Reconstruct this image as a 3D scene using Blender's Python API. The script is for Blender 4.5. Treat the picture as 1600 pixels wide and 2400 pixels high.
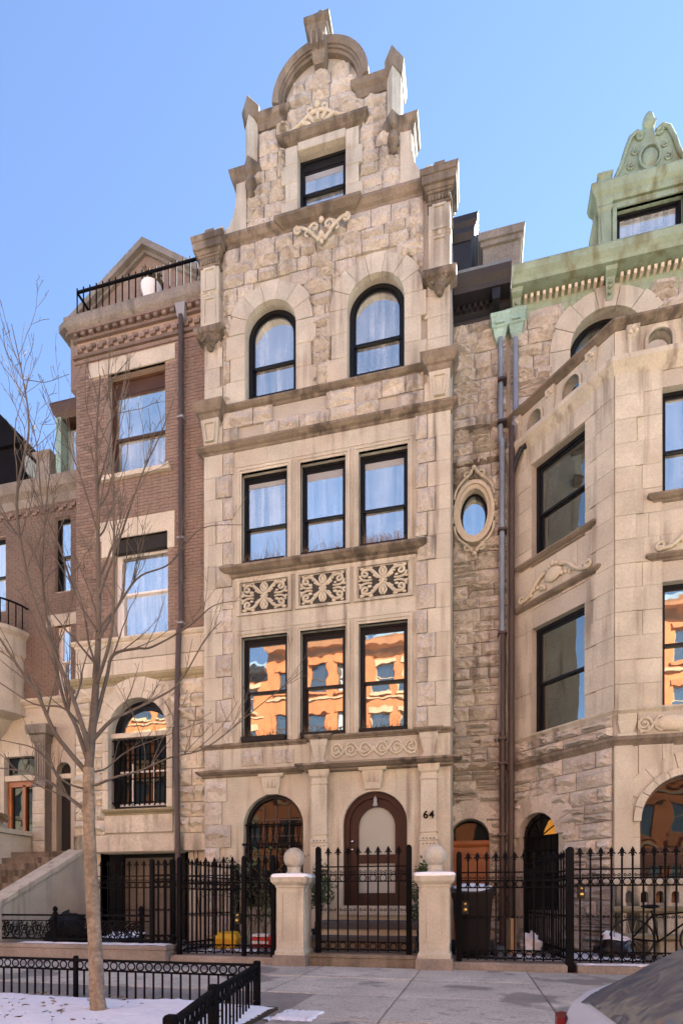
import bpy, bmesh, math, random
from mathutils import Vector, Matrix, Euler
R = math.radians
for o in list(bpy.data.objects): bpy.data.objects.remove(o)
scn = bpy.context.scene
COL = scn.collection
rng = random.Random(64)

# ------------------------------------------------------------------ camera
FPX, YH, TH, DC, EYE = 1330.0, 2110.0, R(13.3), 11.5, 1.1     # focal (photo px), horizon row, yaw, distance, eye height
cd = bpy.data.cameras.new('camera'); cam = bpy.data.objects.new('camera', cd); COL.objects.link(cam)
cam.location = (0, -DC, EYE); cam.rotation_euler = (R(90), 0, TH)
cd.sensor_fit = 'VERTICAL'; cd.sensor_height = 36.0; cd.lens = 36.0*FPX/2400.0
cd.shift_y = (YH-1200.0)/2400.0; cd.clip_start = 0.05; cd.clip_end = 3000
scn.camera = cam
# ------------------------------------------------------------------ sky, sun, exposure
SUN_EL, SUN_AZ = R(42), R(40)      # azimuth clockwise from +Y
w = bpy.data.worlds.new('World'); scn.world = w; w.use_nodes = True
nt = w.node_tree; bg = nt.nodes['Background']
sky = nt.nodes.new('ShaderNodeTexSky'); sky.sky_type = 'NISHITA'; sky.sun_disc = False
sky.sun_elevation = SUN_EL; sky.sun_rotation = SUN_AZ; sky.air_density = 0.56; sky.dust_density = 0.0; sky.ozone_density = 0.8
nt.links.new(sky.outputs[0], bg.inputs[0]); bg.inputs[1].default_value = 0.053
sd = bpy.data.lights.new('sun', 'SUN'); sun = bpy.data.objects.new('sun', sd); COL.objects.link(sun)
sd.energy = 5.0; sd.angle = R(.53); sd.color = (1.0, 0.985, 0.91)
dv = Vector((math.sin(SUN_AZ)*math.cos(SUN_EL), math.cos(SUN_AZ)*math.cos(SUN_EL), math.sin(SUN_EL)))
sun.rotation_euler = dv.to_track_quat('Z', 'Y').to_euler(); sun.location = dv*60
scn.view_settings.view_transform = 'Standard'; scn.view_settings.look = 'None'
scn.view_settings.exposure = 3.28; scn.view_settings.gamma = 1.0

# ------------------------------------------------------------------ pixel -> place (a pixel gives a direction; the plane gives the distance)
_c, _s = math.cos(TH), math.sin(TH)
def PX(px, Y=0.0):
    u = (px-800)/FPX; return (DC+Y)*(u*_c-_s)/(_c+u*_s)
def PZ(px, py, Y=0.0):
    return EYE+(YH-py)/FPX*(-PX(px, Y)*_s+(DC+Y)*_c)

# ------------------------------------------------------------------ materials
MATS = {}
def mat(name, col, rough=.8, var=.12, fine=.08, streak=0., scol=(.05,.04,.03), srange=(.52,.72), bump=.25, bscale=60., rnd=.1,
        metal=0., spec=.4, blotch=0., bcol=(.1,.1,.1), bsc=1.2, brange=(.5,.62), hue=0., emis=None, coat=0.):
    m = bpy.data.materials.new(name); m.use_nodes = True; MATS[name] = m
    N, L = m.node_tree.nodes, m.node_tree.links
    b = N['Principled BSDF']; b.inputs['Roughness'].default_value = rough; b.inputs['Metallic'].default_value = metal
    b.inputs['Specular IOR Level'].default_value = spec; b.inputs['Coat Weight'].default_value = coat
    geo = N.new('ShaderNodeNewGeometry')
    def noise(scale, detail=4, vec=None, sc3=None):
        n = N.new('ShaderNodeTexNoise'); n.inputs['Scale'].default_value = scale; n.inputs['Detail'].default_value = detail
        if sc3:
            mp = N.new('ShaderNodeMapping'); mp.inputs['Scale'].default_value = sc3
            L.new(geo.outputs['Position'], mp.inputs['Vector']); L.new(mp.outputs[0], n.inputs['Vector'])
        else: L.new(geo.outputs['Position'], n.inputs['Vector'])
        return n
    def rng_(src, a, b_, lo, hi):
        r = N.new('ShaderNodeMapRange'); r.inputs[1].default_value = a; r.inputs[2].default_value = b_
        r.inputs[3].default_value = lo; r.inputs[4].default_value = hi; L.new(src, r.inputs[0]); return r.outputs[0]
    def mul(a, b_):
        q = N.new('ShaderNodeMath'); q.operation = 'MULTIPLY'; L.new(a, q.inputs[0])
        if isinstance(b_, float): q.inputs[1].default_value = b_
        else: L.new(b_, q.inputs[1])
        return q.outputs[0]
    v = rng_(noise(1.7, 5).outputs[0], .3, .7, 1-var, 1+var)
    v = mul(v, rng_(noise(28, 3).outputs[0], .3, .7, 1-fine, 1+fine))
    if rnd:
        oi = N.new('ShaderNodeObjectInfo'); v = mul(v, rng_(oi.outputs['Random'], 0, 1, 1-rnd, 1+rnd))
    hs = N.new('ShaderNodeHueSaturation'); hs.inputs['Color'].default_value = (*col, 1); L.new(v, hs.inputs['Value'])
    if hue:
        L.new(rng_(noise(.9, 3).outputs[0], .3, .7, .5-hue, .5+hue), hs.inputs['Hue'])
    c = hs.outputs[0]
    def mix(c, fac, col2):
        q = N.new('ShaderNodeMix'); q.data_type = 'RGBA'; L.new(fac, q.inputs[0]); L.new(c, q.inputs[6]); q.inputs[7].default_value = (*col2, 1)
        return q.outputs[2]
    if streak:
        f_ = rng_(noise(1., 4, sc3=(5.5, 5.5, .45)).outputs[0], srange[0], srange[1], 0, streak)
        f_ = mul(f_, rng_(noise(.55, 3).outputs[0], .38, .6, 0, 1)); c = mix(c, f_, scol)
    if blotch:
        f_ = rng_(noise(bsc, 6).outputs[0], brange[0], brange[1], 0, blotch); c = mix(c, f_, bcol)
    L.new(c, b.inputs['Base Color'])
    if bump:
        bp = N.new('ShaderNodeBump'); bp.inputs['Strength'].default_value = bump; bp.inputs['Distance'].default_value = .02
        L.new(noise(bscale, 5).outputs[0], bp.inputs['Height']); L.new(bp.outputs[0], b.inputs['Normal'])
    if emis:
        b.inputs['Emission Color'].default_value = (*emis[0], 1); b.inputs['Emission Strength'].default_value = emis[1]
    return m

def glass(name, dark, refl, wob=.25, wsc=1.3):
    m = bpy.data.materials.new(name); m.use_nodes = True; MATS[name] = m
    N, L = m.node_tree.nodes, m.node_tree.links; N.remove(N['Principled BSDF']); out = N['Material Output']
    d = N.new('ShaderNodeBsdfDiffuse'); d.inputs[0].default_value = (*dark, 1)
    g = N.new('ShaderNodeBsdfGlossy'); g.inputs[0].default_value = (.93, 1, .93, 1); g.inputs['Roughness'].default_value = .015
    mx = N.new('ShaderNodeMixShader'); mx.inputs[0].default_value = refl
    geo = N.new('ShaderNodeNewGeometry'); n = N.new('ShaderNodeTexNoise'); n.inputs['Scale'].default_value = wsc; n.inputs['Detail'].default_value = 1.5
    L.new(geo.outputs['Position'], n.inputs['Vector'])
    bp = N.new('ShaderNodeBump'); bp.inputs['Strength'].default_value = wob; bp.inputs['Distance'].default_value = .03
    L.new(n.outputs[0], bp.inputs['Height']); L.new(bp.outputs[0], g.inputs['Normal'])
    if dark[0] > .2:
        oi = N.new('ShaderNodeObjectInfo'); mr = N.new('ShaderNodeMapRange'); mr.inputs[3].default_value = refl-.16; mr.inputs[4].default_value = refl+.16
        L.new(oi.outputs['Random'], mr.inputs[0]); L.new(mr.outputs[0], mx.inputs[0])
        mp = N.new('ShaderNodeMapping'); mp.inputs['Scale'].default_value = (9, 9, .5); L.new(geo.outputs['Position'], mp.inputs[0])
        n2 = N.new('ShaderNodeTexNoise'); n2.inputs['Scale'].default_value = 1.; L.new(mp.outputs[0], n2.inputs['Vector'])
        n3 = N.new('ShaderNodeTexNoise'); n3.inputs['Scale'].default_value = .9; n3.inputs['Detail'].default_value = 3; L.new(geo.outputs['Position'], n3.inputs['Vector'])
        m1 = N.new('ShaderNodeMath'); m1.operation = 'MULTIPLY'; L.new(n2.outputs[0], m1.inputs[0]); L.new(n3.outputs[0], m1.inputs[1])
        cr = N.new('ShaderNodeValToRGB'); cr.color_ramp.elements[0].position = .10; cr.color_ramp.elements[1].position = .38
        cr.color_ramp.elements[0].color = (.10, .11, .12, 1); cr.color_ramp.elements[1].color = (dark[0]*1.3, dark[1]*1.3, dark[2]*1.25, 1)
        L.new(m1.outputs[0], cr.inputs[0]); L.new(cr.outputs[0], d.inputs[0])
    L.new(d.outputs[0], mx.inputs[1]); L.new(g.outputs[0], mx.inputs[2]); L.new(mx.outputs[0], out.inputs[0])
    return m

STONE = (.43, .41, .335)
mat('smooth_stone', STONE, .85, .14, .10, streak=.8, scol=(.15,.125,.098), srange=(.50,.68), bump=.12, rnd=.07, blotch=.25, bcol=(.40,.31,.23), bsc=.8)
mat('rock_stone', (.415,.385,.33), .9, .14, .16, streak=.8, scol=(.115,.098,.082), srange=(.50,.66), bump=1., bscale=20, rnd=.11, hue=.008)
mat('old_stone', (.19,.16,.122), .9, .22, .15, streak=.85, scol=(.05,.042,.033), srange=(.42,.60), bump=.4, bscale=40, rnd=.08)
mat('mortar', (.37,.345,.29), .95, .1, .1, rnd=0)
mat('carved_stone', (.50,.455,.35), .85, .1, .1, bump=.2, rnd=.03)
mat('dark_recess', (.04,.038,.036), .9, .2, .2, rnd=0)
mat('left_stone', (.47,.43,.345), .88, .12, .1, streak=.6, scol=(.13,.10,.075), bump=.3, rnd=.1)
mat('drip_stone', (.46,.42,.34), .9, .2, .15, streak=1., scol=(.06,.055,.035), srange=(.44,.54), bump=.3, rnd=0)
mat('moss_stone', (.27,.24,.15), .9, .2, .15, streak=.6, scol=(.09,.09,.045), bump=.4, rnd=.05)
mat('brick', (.19,.14,.11), .9, .12, .15, streak=.5, scol=(.09,.06,.05), bump=.3, rnd=.22, hue=.01)
mat('brick_mortar', (.30,.23,.18), .95, .1, .1, rnd=0)
mat('black_paint', (.007,.008,.010), .4, .1, .1, spec=.25, rnd=0, bump=.05)
mat('iron', (.006,.006,.007), .75, .3, .2, spec=.06, rnd=.2, bump=.15)
mat('cornice_black', (.016,.016,.019), .5, .2, .2, rnd=.2)
mat('slate_blue', (.10,.13,.17), .5, .2, .1, rnd=0)
mat('green_paint', (.225,.30,.222), .6, .16, .1, streak=.9, scol=(.13,.12,.05), srange=(.48,.66), bump=.08, rnd=.05)
mat('verdigris', (.27,.42,.36), .6, .25, .15, streak=.6, scol=(.06,.07,.05), rnd=.1)
mat('grey_stone', (.20,.18,.155), .9, .25, .2, streak=.8, scol=(.05,.045,.04), rnd=.05)
mat('pipe_brown', (.055,.038,.034), .55, .2, .15, rnd=.1)
mat('pipe_blue', (.17,.21,.27), .5, .2, .1, rnd=.05)
mat('mahogany', (.022,.007,.0055), .4, .2, .1, spec=.25, rnd=.05, bump=.05)
mat('oak', (.26,.085,.022), .4, .2, .1, rnd=.08, bump=.05)
mat('brown_wood', (.055,.028,.016), .45, .2, .1, rnd=.08)
mat('frosted', (.27,.30,.285), .25, .05, .02, rnd=0, bump=0)
mat('white_paint', (.72,.70,.67), .5, .05, .03, rnd=0)
mat('grey_metal', (.25,.25,.26), .5, .1, .1, rnd=0)
mat('brass', (.75,.50,.13), .3, .1, .05, metal=1., rnd=0)
mat('concrete', (.48,.445,.37), .9, .16, .24, rnd=.09, bump=.35, bscale=25, streak=.5, scol=(.16,.145,.13), srange=(.56,.64), blotch=.7, bcol=(.15,.135,.12), bsc=.8, brange=(.55,.60))
mat('kerb_stone', (.24,.21,.18), .9, .2, .15, rnd=.1)
mat('bluestone', (.075,.068,.065), .7, .2, .15, rnd=.08)
mat('yard_floor', (.20,.185,.17), .85, .2, .15, rnd=0, blotch=.5, bcol=(.09,.085,.08))
mat('asphalt', (.075,.073,.07), .9, .15, .25, rnd=0)
mat('soil', (.07,.05,.035), 1., .3, .3, rnd=0)
mat('snow', (.82,.84,.87), .6, .03, .03, rnd=0, bump=.35, bscale=14)
mat('bark', (.22,.175,.125), .9, .25, .3, bump=1., bscale=38, rnd=0, blotch=.6, bcol=(.12,.09,.065), bsc=7, brange=(.58,.66))
mat('twig', (.098,.082,.066), .9, .25, .15, rnd=0)
mat('leaf', (.055,.085,.028), .6, .35, .3, rnd=.1, bump=0, hue=.03)
mat('dry_leaf', (.17,.115,.065), .8, .35, .3, rnd=.1, bump=0)
mat('terracotta', (.33,.13,.06), .8, .15, .1)
mat('black_plastic', (.007,.0075,.009), .5, .1, .1, spec=.2, rnd=0, bump=.05)
mat('bag_plastic', (.015,.015,.017), .25, .1, .1, rnd=0, bump=.5, bscale=16)
mat('yellow_plastic', (.75,.42,.02), .45, .06, .05, rnd=0)
mat('red_plastic', (.55,.03,.025), .45, .1, .05, rnd=0)
mat('white_bag', (.70,.70,.72), .4, .06, .05, rnd=0, bump=.5, bscale=14)
mat('cardboard', (.40,.25,.13), .8, .1, .1)
mat('orange_brick', (.35,.098,.032), .85, .15, .15, rnd=.12)
mat('cream_stone', (.60,.53,.42), .8, .08, .05, rnd=.05)
mat('tan_stone', (.30,.20,.12), .85, .15, .08, rnd=.1)
mat('dark_room', (.02,.019,.018), .9, .1, .1, rnd=0)
mat('lamp_glow', (.30,.14,.03), .6, .5, .05, rnd=0, emis=((1.,.40,.05), .05))
mat('car_paint', (.50,.52,.55), .45, .02, .02, rnd=0, bump=0, coat=.1)
mat('car_lamp', (.14,.008,.012), .4, .05, .02, rnd=0, bump=0, spec=.2)
mat('rubber', (.02,.02,.02), .8, .1, .1, rnd=0)
mat('chrome', (.6,.6,.62), .2, .05, .02, metal=1., rnd=0, bump=0)
mat('blind', (.28,.30,.31), .8, .05, .03, rnd=0)
glass('pane', (.50,.52,.52), .66, .14)  # pale body colour stands in for bright sky reflection, mottled like curtain folds
glass('pane_warm', (.05,.05,.05), .42, .065, 2.2)
glass('pane_dim', (.018,.017,.018), .30, .3)
glass('pane_dark', (.010,.010,.010), .028, .3)
glass('car_glass', (.12,.125,.13), .20, .6, 6.)

# ------------------------------------------------------------------ building blocks
W = {}
def link(o, parent=None, M=None):
    COL.objects.link(o); M = M.copy() if M is not None else Matrix.Identity(4)
    if parent is not None:
        o.parent = parent; o.matrix_parent_inverse = W[parent.as_pointer()].inverted()
    o.matrix_basis = M; W[o.as_pointer()] = M
    return o
def tag(o, label=None, cat=None, group=None, kind=None):
    if label: o['label'] = label
    if cat: o['category'] = cat
    if group: o['group'] = group
    if kind: o['kind'] = kind
    return o
def thing(name, loc, label, cat, group=None):
    o = bpy.data.objects.new(name, None); o.empty_display_size = .2
    link(o, None, Matrix.Translation(loc)); return tag(o, label, cat, group)
class Frame:                      # local x along a wall, y into the wall, z up
    def __init__(s, origin=(0,0,0), rz=0.): s.M = Matrix.Translation(origin) @ Matrix.Rotation(rz, 4, 'Z')
F0 = Frame()
class MB:
    def __init__(s): s.v = []; s.f = []
    def add(s, vs, fs):
        n = len(s.v); s.v += [tuple(p) for p in vs]; s.f += [tuple(i+n for i in f) for f in fs]; return s
    def box(s, x0, x1, y0, y1, z0, z1):
        return s.add([(x0,y0,z0),(x1,y0,z0),(x1,y1,z0),(x0,y1,z0),(x0,y0,z1),(x1,y0,z1),(x1,y1,z1),(x0,y1,z1)],
                     [(0,3,2,1),(4,5,6,7),(0,1,5,4),(1,2,6,5),(2,3,7,6),(3,0,4,7)])
    def loft(s, rings, cap=True, closed=True):
        n = len(rings[0]); vs = [p for r in rings for p in r]; fs = []
        for i in range(len(rings)-1):
            for j in range(n if closed else n-1):
                k = (j+1) % n; fs.append((i*n+j, i*n+k, (i+1)*n+k, (i+1)*n+j))
        if cap: fs += [tuple(range(n-1,-1,-1)), tuple((len(rings)-1)*n+i for i in range(n))]
        return s.add(vs, fs)
    def mould(s, x0, x1, yb, yf, levels, sides=True):     # stepped or curved moulding with returns: levels (z, out)
        return s.loft([[(x0-(o if sides else 0), yb, z), (x1+(o if sides else 0), yb, z), (x1+(o if sides else 0), yf-o, z), (x0-(o if sides else 0), yf-o, z)] for z, o in levels])
    def prism(s, poly, y0, y1):                            # poly (x,z)
        return s.loft([[(x, y0, z) for x, z in poly], [(x, y1, z) for x, z in poly]])
    def plan(s, poly, levels, c=None):                     # poly (x,y), levels (z, scale)
        cx = sum(p[0] for p in poly)/len(poly); cy = sum(p[1] for p in poly)/len(poly)
        if c: cx, cy = c
        return s.loft([[(cx+(x-cx)*k, cy+(y-cy)*k, z) for x, y in poly] for z, k in levels])
    def lathe(s, cx, cy, prof, n=20):
        return s.loft([[(cx+r*math.cos(2*math.pi*i/n), cy+r*math.sin(2*math.pi*i/n), z) for i in range(n)] for r, z in prof])
    def tube(s, pts, rad, n=6, cap=True):
        pts = [Vector(p) for p in pts]
        rads = rad if isinstance(rad, (list, tuple)) else [rad]*len(pts); rings = []; up = None
        for i, p in enumerate(pts):
            t = (pts[min(i+1, len(pts)-1)]-pts[max(i-1, 0)])
            if t.length < 1e-7: t = Vector((0, 0, 1))
            t.normalize()
            if up is None: up = Vector((0, 1, 0)) if abs(t.y) < .8 else Vector((1, 0, 0))
            a = up-t*up.dot(t)
            if a.length < 1e-5: a = t.orthogonal()
            a.normalize(); up = a; b = t.cross(a)
            rings.append([tuple(p+(a*math.cos(2*math.pi*k/n)+b*math.sin(2*math.pi*k/n))*rads[i]) for k in range(n)])
        return s.loft(rings, cap)
    def ring(s, outer, inner, y0, y1):
        n = len(outer)
        vs = [(x, y0, z) for x, z in outer]+[(x, y0, z) for x, z in inner]+[(x, y1, z) for x, z in outer]+[(x, y1, z) for x, z in inner]; fs = []
        for j in range(n):
            k = (j+1) % n
            fs += [(j, k, n+k, n+j), (2*n+j, 3*n+j, 3*n+k, 2*n+k), (j, 2*n+j, 2*n+k, k), (n+j, n+k, 3*n+k, 3*n+j)]
        return s.add(vs, fs)
    def slab(s, outline, holes, y0, y1):                   # plate (x,z) with holes
        cu = bpy.data.curves.new('t', 'CURVE'); cu.dimensions = '2D'; cu.fill_mode = 'BOTH'; cu.extrude = (y1-y0)/2
        for lp in [outline]+list(holes):
            sp = cu.splines.new('POLY'); sp.points.add(len(lp)-1); sp.use_cyclic_u = True
            for q, (x, z) in zip(sp.points, lp): q.co = (x, z, 0, 1)
        ob = bpy.data.objects.new('t', cu); me = bpy.data.meshes.new_from_object(ob)
        s.add([(v.co.x, (y0+y1)/2+v.co.z, v.co.y) for v in me.vertices], [tuple(p.vertices) for p in me.polygons])
        bpy.data.objects.remove(ob); bpy.data.curves.remove(cu); bpy.data.meshes.remove(me); return s
    def sphere(s, c, r, nu=16, nv=10, sc=(1,1,1)):
        rings = []
        for i in range(nv+1):
            a = math.pi*(.02+.96*i/nv)-math.pi/2
            rings.append([(c[0]+sc[0]*r*math.cos(a)*math.cos(2*math.pi*j/nu), c[1]+sc[1]*r*math.cos(a)*math.sin(2*math.pi*j/nu), c[2]+sc[2]*r*math.sin(a)) for j in range(nu)])
        return s.loft(rings)
    def mesh(s, name, m, smooth=False, ang=35):
        me = bpy.data.meshes.new(name); me.from_pydata(s.v, [], s.f)
        bm = bmesh.new(); bm.from_mesh(me); bmesh.ops.recalc_face_normals(bm, faces=bm.faces); bm.to_mesh(me); bm.free()
        if smooth:
            me.polygons.foreach_set('use_smooth', [True]*len(me.polygons)); me.set_sharp_from_angle(angle=R(ang))
        me.materials.append(MATS[m]); return me
    def build(s, name, m, parent=None, fr=F0, smooth=False, ang=35):
        return link(bpy.data.objects.new(name, s.mesh(name, m, smooth, ang)), parent, fr.M)
def inst(name, me, parent, M): return link(bpy.data.objects.new(name, me), parent, M)
def part(parent, name, m, fn, fr=F0, smooth=False, ang=35):
    b = MB(); fn(b); return b.build(name, m, parent, fr, smooth, ang)
def bar(b, p, q, w):                                       # square bar
    p, q = Vector(p), Vector(q); t = (q-p).normalized()
    a = t.cross(Vector((0,0,1)));  a = Vector((1,0,0)) if a.length < 1e-4 else a.normalized()
    c = t.cross(a).normalized(); h = w/2
    return b.loft([[tuple(o+a*h*i+c*h*j) for i, j in ((-1,-1),(1,-1),(1,1),(-1,1))] for o in (p, q)])
def archpts(x0, x1, z0, zs, n=20, rise=None):              # opening: jambs up to zs, then a round head
    cx = (x0+x1)/2; r = (x1-x0)/2; h = rise if rise else r
    return [(x0, z0), (x1, z0)]+[(cx+r*math.cos(math.pi*i/n), zs+h*math.sin(math.pi*i/n)) for i in range(n+1)]
def rect(x0, x1, z0, z1): return [(x0, z0), (x1, z0), (x1, z1), (x0, z1)]
def spiral(cx, cz, r, turns, a0, d=1, n=18, rmin=.18):
    return [(cx+r*(1-(1-rmin)*i/n)*math.cos(a0+d*turns*2*math.pi*i/n), cz+r*(1-(1-rmin)*i/n)*math.sin(a0+d*turns*2*math.pi*i/n)) for i in range(n+1)]
def tube2(b, pts2, y, r, r1=None, n=6):
    r1 = r if r1 is None else r1; k = len(pts2)
    b.tube([(x, y, z) for x, z in pts2], [r+(r1-r)*i/(k-1) for i in range(k)], n)
def bez(p0, p1, p2, p3, n=10):
    o = []
    for i in range(n+1):
        t = i/n; u = 1-t
        o.append(tuple(u*u*u*a+3*u*u*t*b_+3*u*t*t*c+t*t*t*d for a, b_, c, d in zip(p0, p1, p2, p3)))
    return o

# rough blocks: unit meshes stretched to each block, one shared set
ROCKS = {}
def rock_mesh(asp, seed, m, flat=False):
    key = (asp, seed, m, flat)
    if key in ROCKS: return ROCKS[key]
    r = random.Random(seed*77+int(asp*10)); b = MB()
    if flat:
        b.loft([[(x, 0, z) for x, z in rect(-.5, .5, -.5, .5)], [(x, -.9, z) for x, z in rect(-.5, .5, -.5, .5)], [(x, -1, z) for x, z in rect(-.485, .485, -.47, .47)]])
    else:
        nx, nz = {1: (5, 5), 2: (6, 5), 3: (7, 5)}[asp]; roff = [r.uniform(-.2, .2) for _ in range(9)]
        px, pz = r.uniform(-.22, .22), r.uniform(-.15, .25); ht = r.uniform(.6, 1.05); px2, pz2 = r.uniform(-.35, .35), r.uniform(-.3, .1)
        g = {}; vs = []
        for j in range(nz+1):
            for i in range(nx+1):
                x, z = i/nx-.5, j/nz-.5
                edge = i in (0, nx) or j in (0, nz)
                if edge: y = .22+r.uniform(0, .10)
                else:
                    x += r.uniform(-.35, .35)/nx; z += r.uniform(-.35, .35)/nz
                    h1 = 1-1.25*math.hypot((x-px)*1.0, (z-pz)*1.5); h2 = .85-1.5*math.hypot((x-px2), (z-pz2)*1.3)
                    y = max(.12, .36+max(0, max(h1, h2))*ht*.48+roff[j]+r.uniform(-.13, .15))
                g[i, j] = len(vs); vs.append((x, -y, z))
        fs = []
        for j in range(nz):
            for i in range(nx):
                q = (g[i,j], g[i+1,j], g[i+1,j+1], g[i,j+1])
                fs += [(q[0],q[1],q[2]), (q[0],q[2],q[3])] if r.random() < .5 else [(q[0],q[1],q[3]), (q[1],q[2],q[3])]
        loop = [g[i,0] for i in range(nx+1)]+[g[nx,j] for j in range(1, nz+1)]+[g[i,nz] for i in range(nx-1, -1, -1)]+[g[0,j] for j in range(nz-1, 0, -1)]
        n0 = len(vs); vs += [(vs[k][0], .02, vs[k][2]) for k in loop]; L_ = len(loop)
        for k in range(L_): fs.append((loop[k], n0+k, n0+(k+1) % L_, loop[(k+1) % L_]))
        b.add(vs, fs)
    ROCKS[key] = b.mesh('flat_block' if flat else 'rock_block', m); return ROCKS[key]
def block(parent, fr, x0, x1, z0, z1, y=0., m='rock_stone', depth=.12, gap=.008, name='stone_block', flat=False, r=rng):
    gap = gap if flat else .014; wd, h = x1-x0-gap, z1-z0-gap
    if wd < .03 or h < .03: return
    a = wd/h; asp = 1 if a < 1.5 else 2 if a < 2.5 else 3
    M = fr.M @ Matrix.Translation(((x0+x1)/2, y, (z0+z1)/2)) @ Matrix.Diagonal((wd*(1 if flat or r.random() < .5 else -1), depth*(1 if flat else r.uniform(.75, 1.25)), h, 1))
    return inst(name, rock_mesh(1 if flat else asp, 0 if flat else r.randrange(6), m, flat), parent, M)
class Hole:
    def __init__(s, x0, x1, z0, zs, rise=0., pad=0.): s.a = (x0-pad, x1+pad, z0-pad, zs, rise+(pad if rise else 0), pad)
    def span(s, za, zb):
        x0, x1, z0, zs, rise, pad = s.a
        if zb <= z0+.02: return None
        if not rise:
            return (x0, x1) if za < zs+pad-.02 else None
        if za >= zs+rise-.03: return None
        if za <= zs: return (x0, x1)
        k = math.sqrt(max(0, 1-((za-zs)/rise)**2)); c = (x0+x1)/2; h = (x1-x0)/2*k; return (c-h, c+h)
def courses(z0, z1, hlo, hhi, base, holes, wlo, whi, split=.2, r=rng):
    out = []; z = z0
    while z < z1-1e-4:
        h = r.uniform(hlo, hhi)
        if z1-z-h < hlo*.7: h = z1-z
        iv = [base(z, z+h)] if callable(base) else [base]
        iv = [i for i in iv if i]
        for ho in holes:
            sp = ho.span(z, z+h)
            if sp:
                nv = []
                for a, b_ in iv:
                    if sp[1] <= a or sp[0] >= b_: nv.append((a, b_)); continue
                    if sp[0]-a > .05: nv.append((a, sp[0]))
                    if b_-sp[1] > .05: nv.append((sp[1], b_))
                iv = nv
        for a, b_ in iv:
            x = a
            while x < b_-1e-4:
                wd = r.uniform(wlo, whi)
                if b_-x-wd < wlo*.6: wd = b_-x
                if r.random() < split and h > .2:
                    k = r.uniform(.4, .6); out += [(x, x+wd, z, z+h*k), (x, x+wd, z+h*k, z+h)]
                else: out.append((x, x+wd, z, z+h))
                x += wd
        z += h
    return out
def lay(parent, lots, name='stone_block', limit=300):      # the largest as objects, the rest joined
    lots = sorted(lots, key=lambda q: -(q[1][1]-q[1][0])*(q[1][3]-q[1][2]))
    for fr, rc, y, m, dp, fl in lots[:limit]: block(parent, fr, *rc, y=y, m=m, depth=dp, flat=fl, name=name)
    rest = lots[limit:]
    by = {}
    for q in rest: by.setdefault(q[3], []).append(q)
    for m, qs in by.items():
        b = MB()
        for fr, rc, y, m_, dp, fl in qs:
            wd, h = rc[1]-rc[0]-.008, rc[3]-rc[2]-.008; a = wd/h
            if wd < .03 or h < .03: continue
            me = rock_mesh(1 if fl else 1 if a < 1.5 else 2 if a < 2.5 else 3, 0 if fl else rng.randrange(6), m, fl)
            M = fr.M @ Matrix.Translation(((rc[0]+rc[1])/2, y, (rc[2]+rc[3])/2)) @ Matrix.Diagonal((wd, dp, h, 1))
            b.add([M @ v.co for v in me.vertices], [tuple(p.vertices) for p in me.polygons])
        tag(b.build(name+'s', m, parent), kind='stuff')

def sash_window(root, fr, x0, x1, z0, z1, yr=.16, rise=0., zs=None, fm='black_paint', pm='pane', split=.5, ft=.055, sill=False, blind=0., head=.0, label=None):
    """double-hung window: frame (part) with two sashes and two panes (sub-parts)"""
    n = 20
    def loop(e, zb=None):
        zb = z0 if zb is None else zb
        if rise: return archpts(x0+e, x1-e, zb+e, zs, n, rise-e)
        return [(x0+e, zb+e), (x1-e, zb+e), (x1-e, z1-e), (x0+e, z1-e)]
    b = MB(); b.ring(loop(0), loop(ft), yr, yr+.12)
    if head: b.box(x0+ft, x1-ft, yr+.02, yr+.1, z1-ft-head, z1-ft)
    win = b.build('window', fm, root, fr)
    if label: win['label'] = label
    zm = z0+(z1-z0)*split; t = .045; top = z1-head
    def uloop(e):
        a, c, zz = x0+ft+e, x1-ft-e, zm-.02+e
        if rise: return archpts(a, c, zz, zs, n, rise-ft-e)
        return [(a, zz), (c, zz), (c, top-ft-e), (a, top-ft-e)]
    part(win, 'sash', fm, lambda q: q.ring(uloop(0), uloop(t), yr+.03, yr+.07), fr)
    def lean(q, lp, y):
        k = rng.uniform(-.006, .006); k2 = rng.uniform(-.005, .005); zc_ = (z0+z1)/2; q.loft([[(x, y+d+k*(z-zc_)+k2*(x-x0), z) for x, z in lp] for d in (0, .004)])
    part(win, 'pane', pm, lambda q: lean(q, uloop(t-.01), yr+.05), fr)
    ll = lambda e: rect(x0+ft+e, x1-ft-e, z0+ft*.6+e, zm+.03-e)
    part(win, 'sash', fm, lambda q: q.ring(ll(0), ll(t+.01), yr+.075, yr+.115), fr)
    part(win, 'pane', pm, lambda q: lean(q, ll(t), yr+.095), fr)
    if blind:
        part(win, 'blind', 'blind', lambda q: q.box(x0+ft, x1-ft, yr+.045, yr+.049, top-ft-t-blind, top-ft-t), fr)
    return win
def voussoirs(root, fr, cx, zs, r, th, y0, y1, n, a0=0., a1=180., m='smooth_stone', key=None, name='voussoir'):
    for i in range(n):
        A, B = R(a0+(a1-a0)*i/n)+.006, R(a0+(a1-a0)*(i+1)/n)-.006; k = 4
        t = th*(1.0+(.12 if i % 2 == (n//2) % 2 else 0))
        poly = [(cx+r*math.cos(A+(B-A)*j/k), zs+r*math.sin(A+(B-A)*j/k)) for j in range(k+1)]
        poly += [(cx+(r+t)*math.cos(B+(A-B)*j/k), zs+(r+t)*math.sin(B+(A-B)*j/k)) for j in range(k+1)]
        part(root, name, m, lambda q: q.prism(poly, y0-.004*(i % 3), y1), fr)
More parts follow.
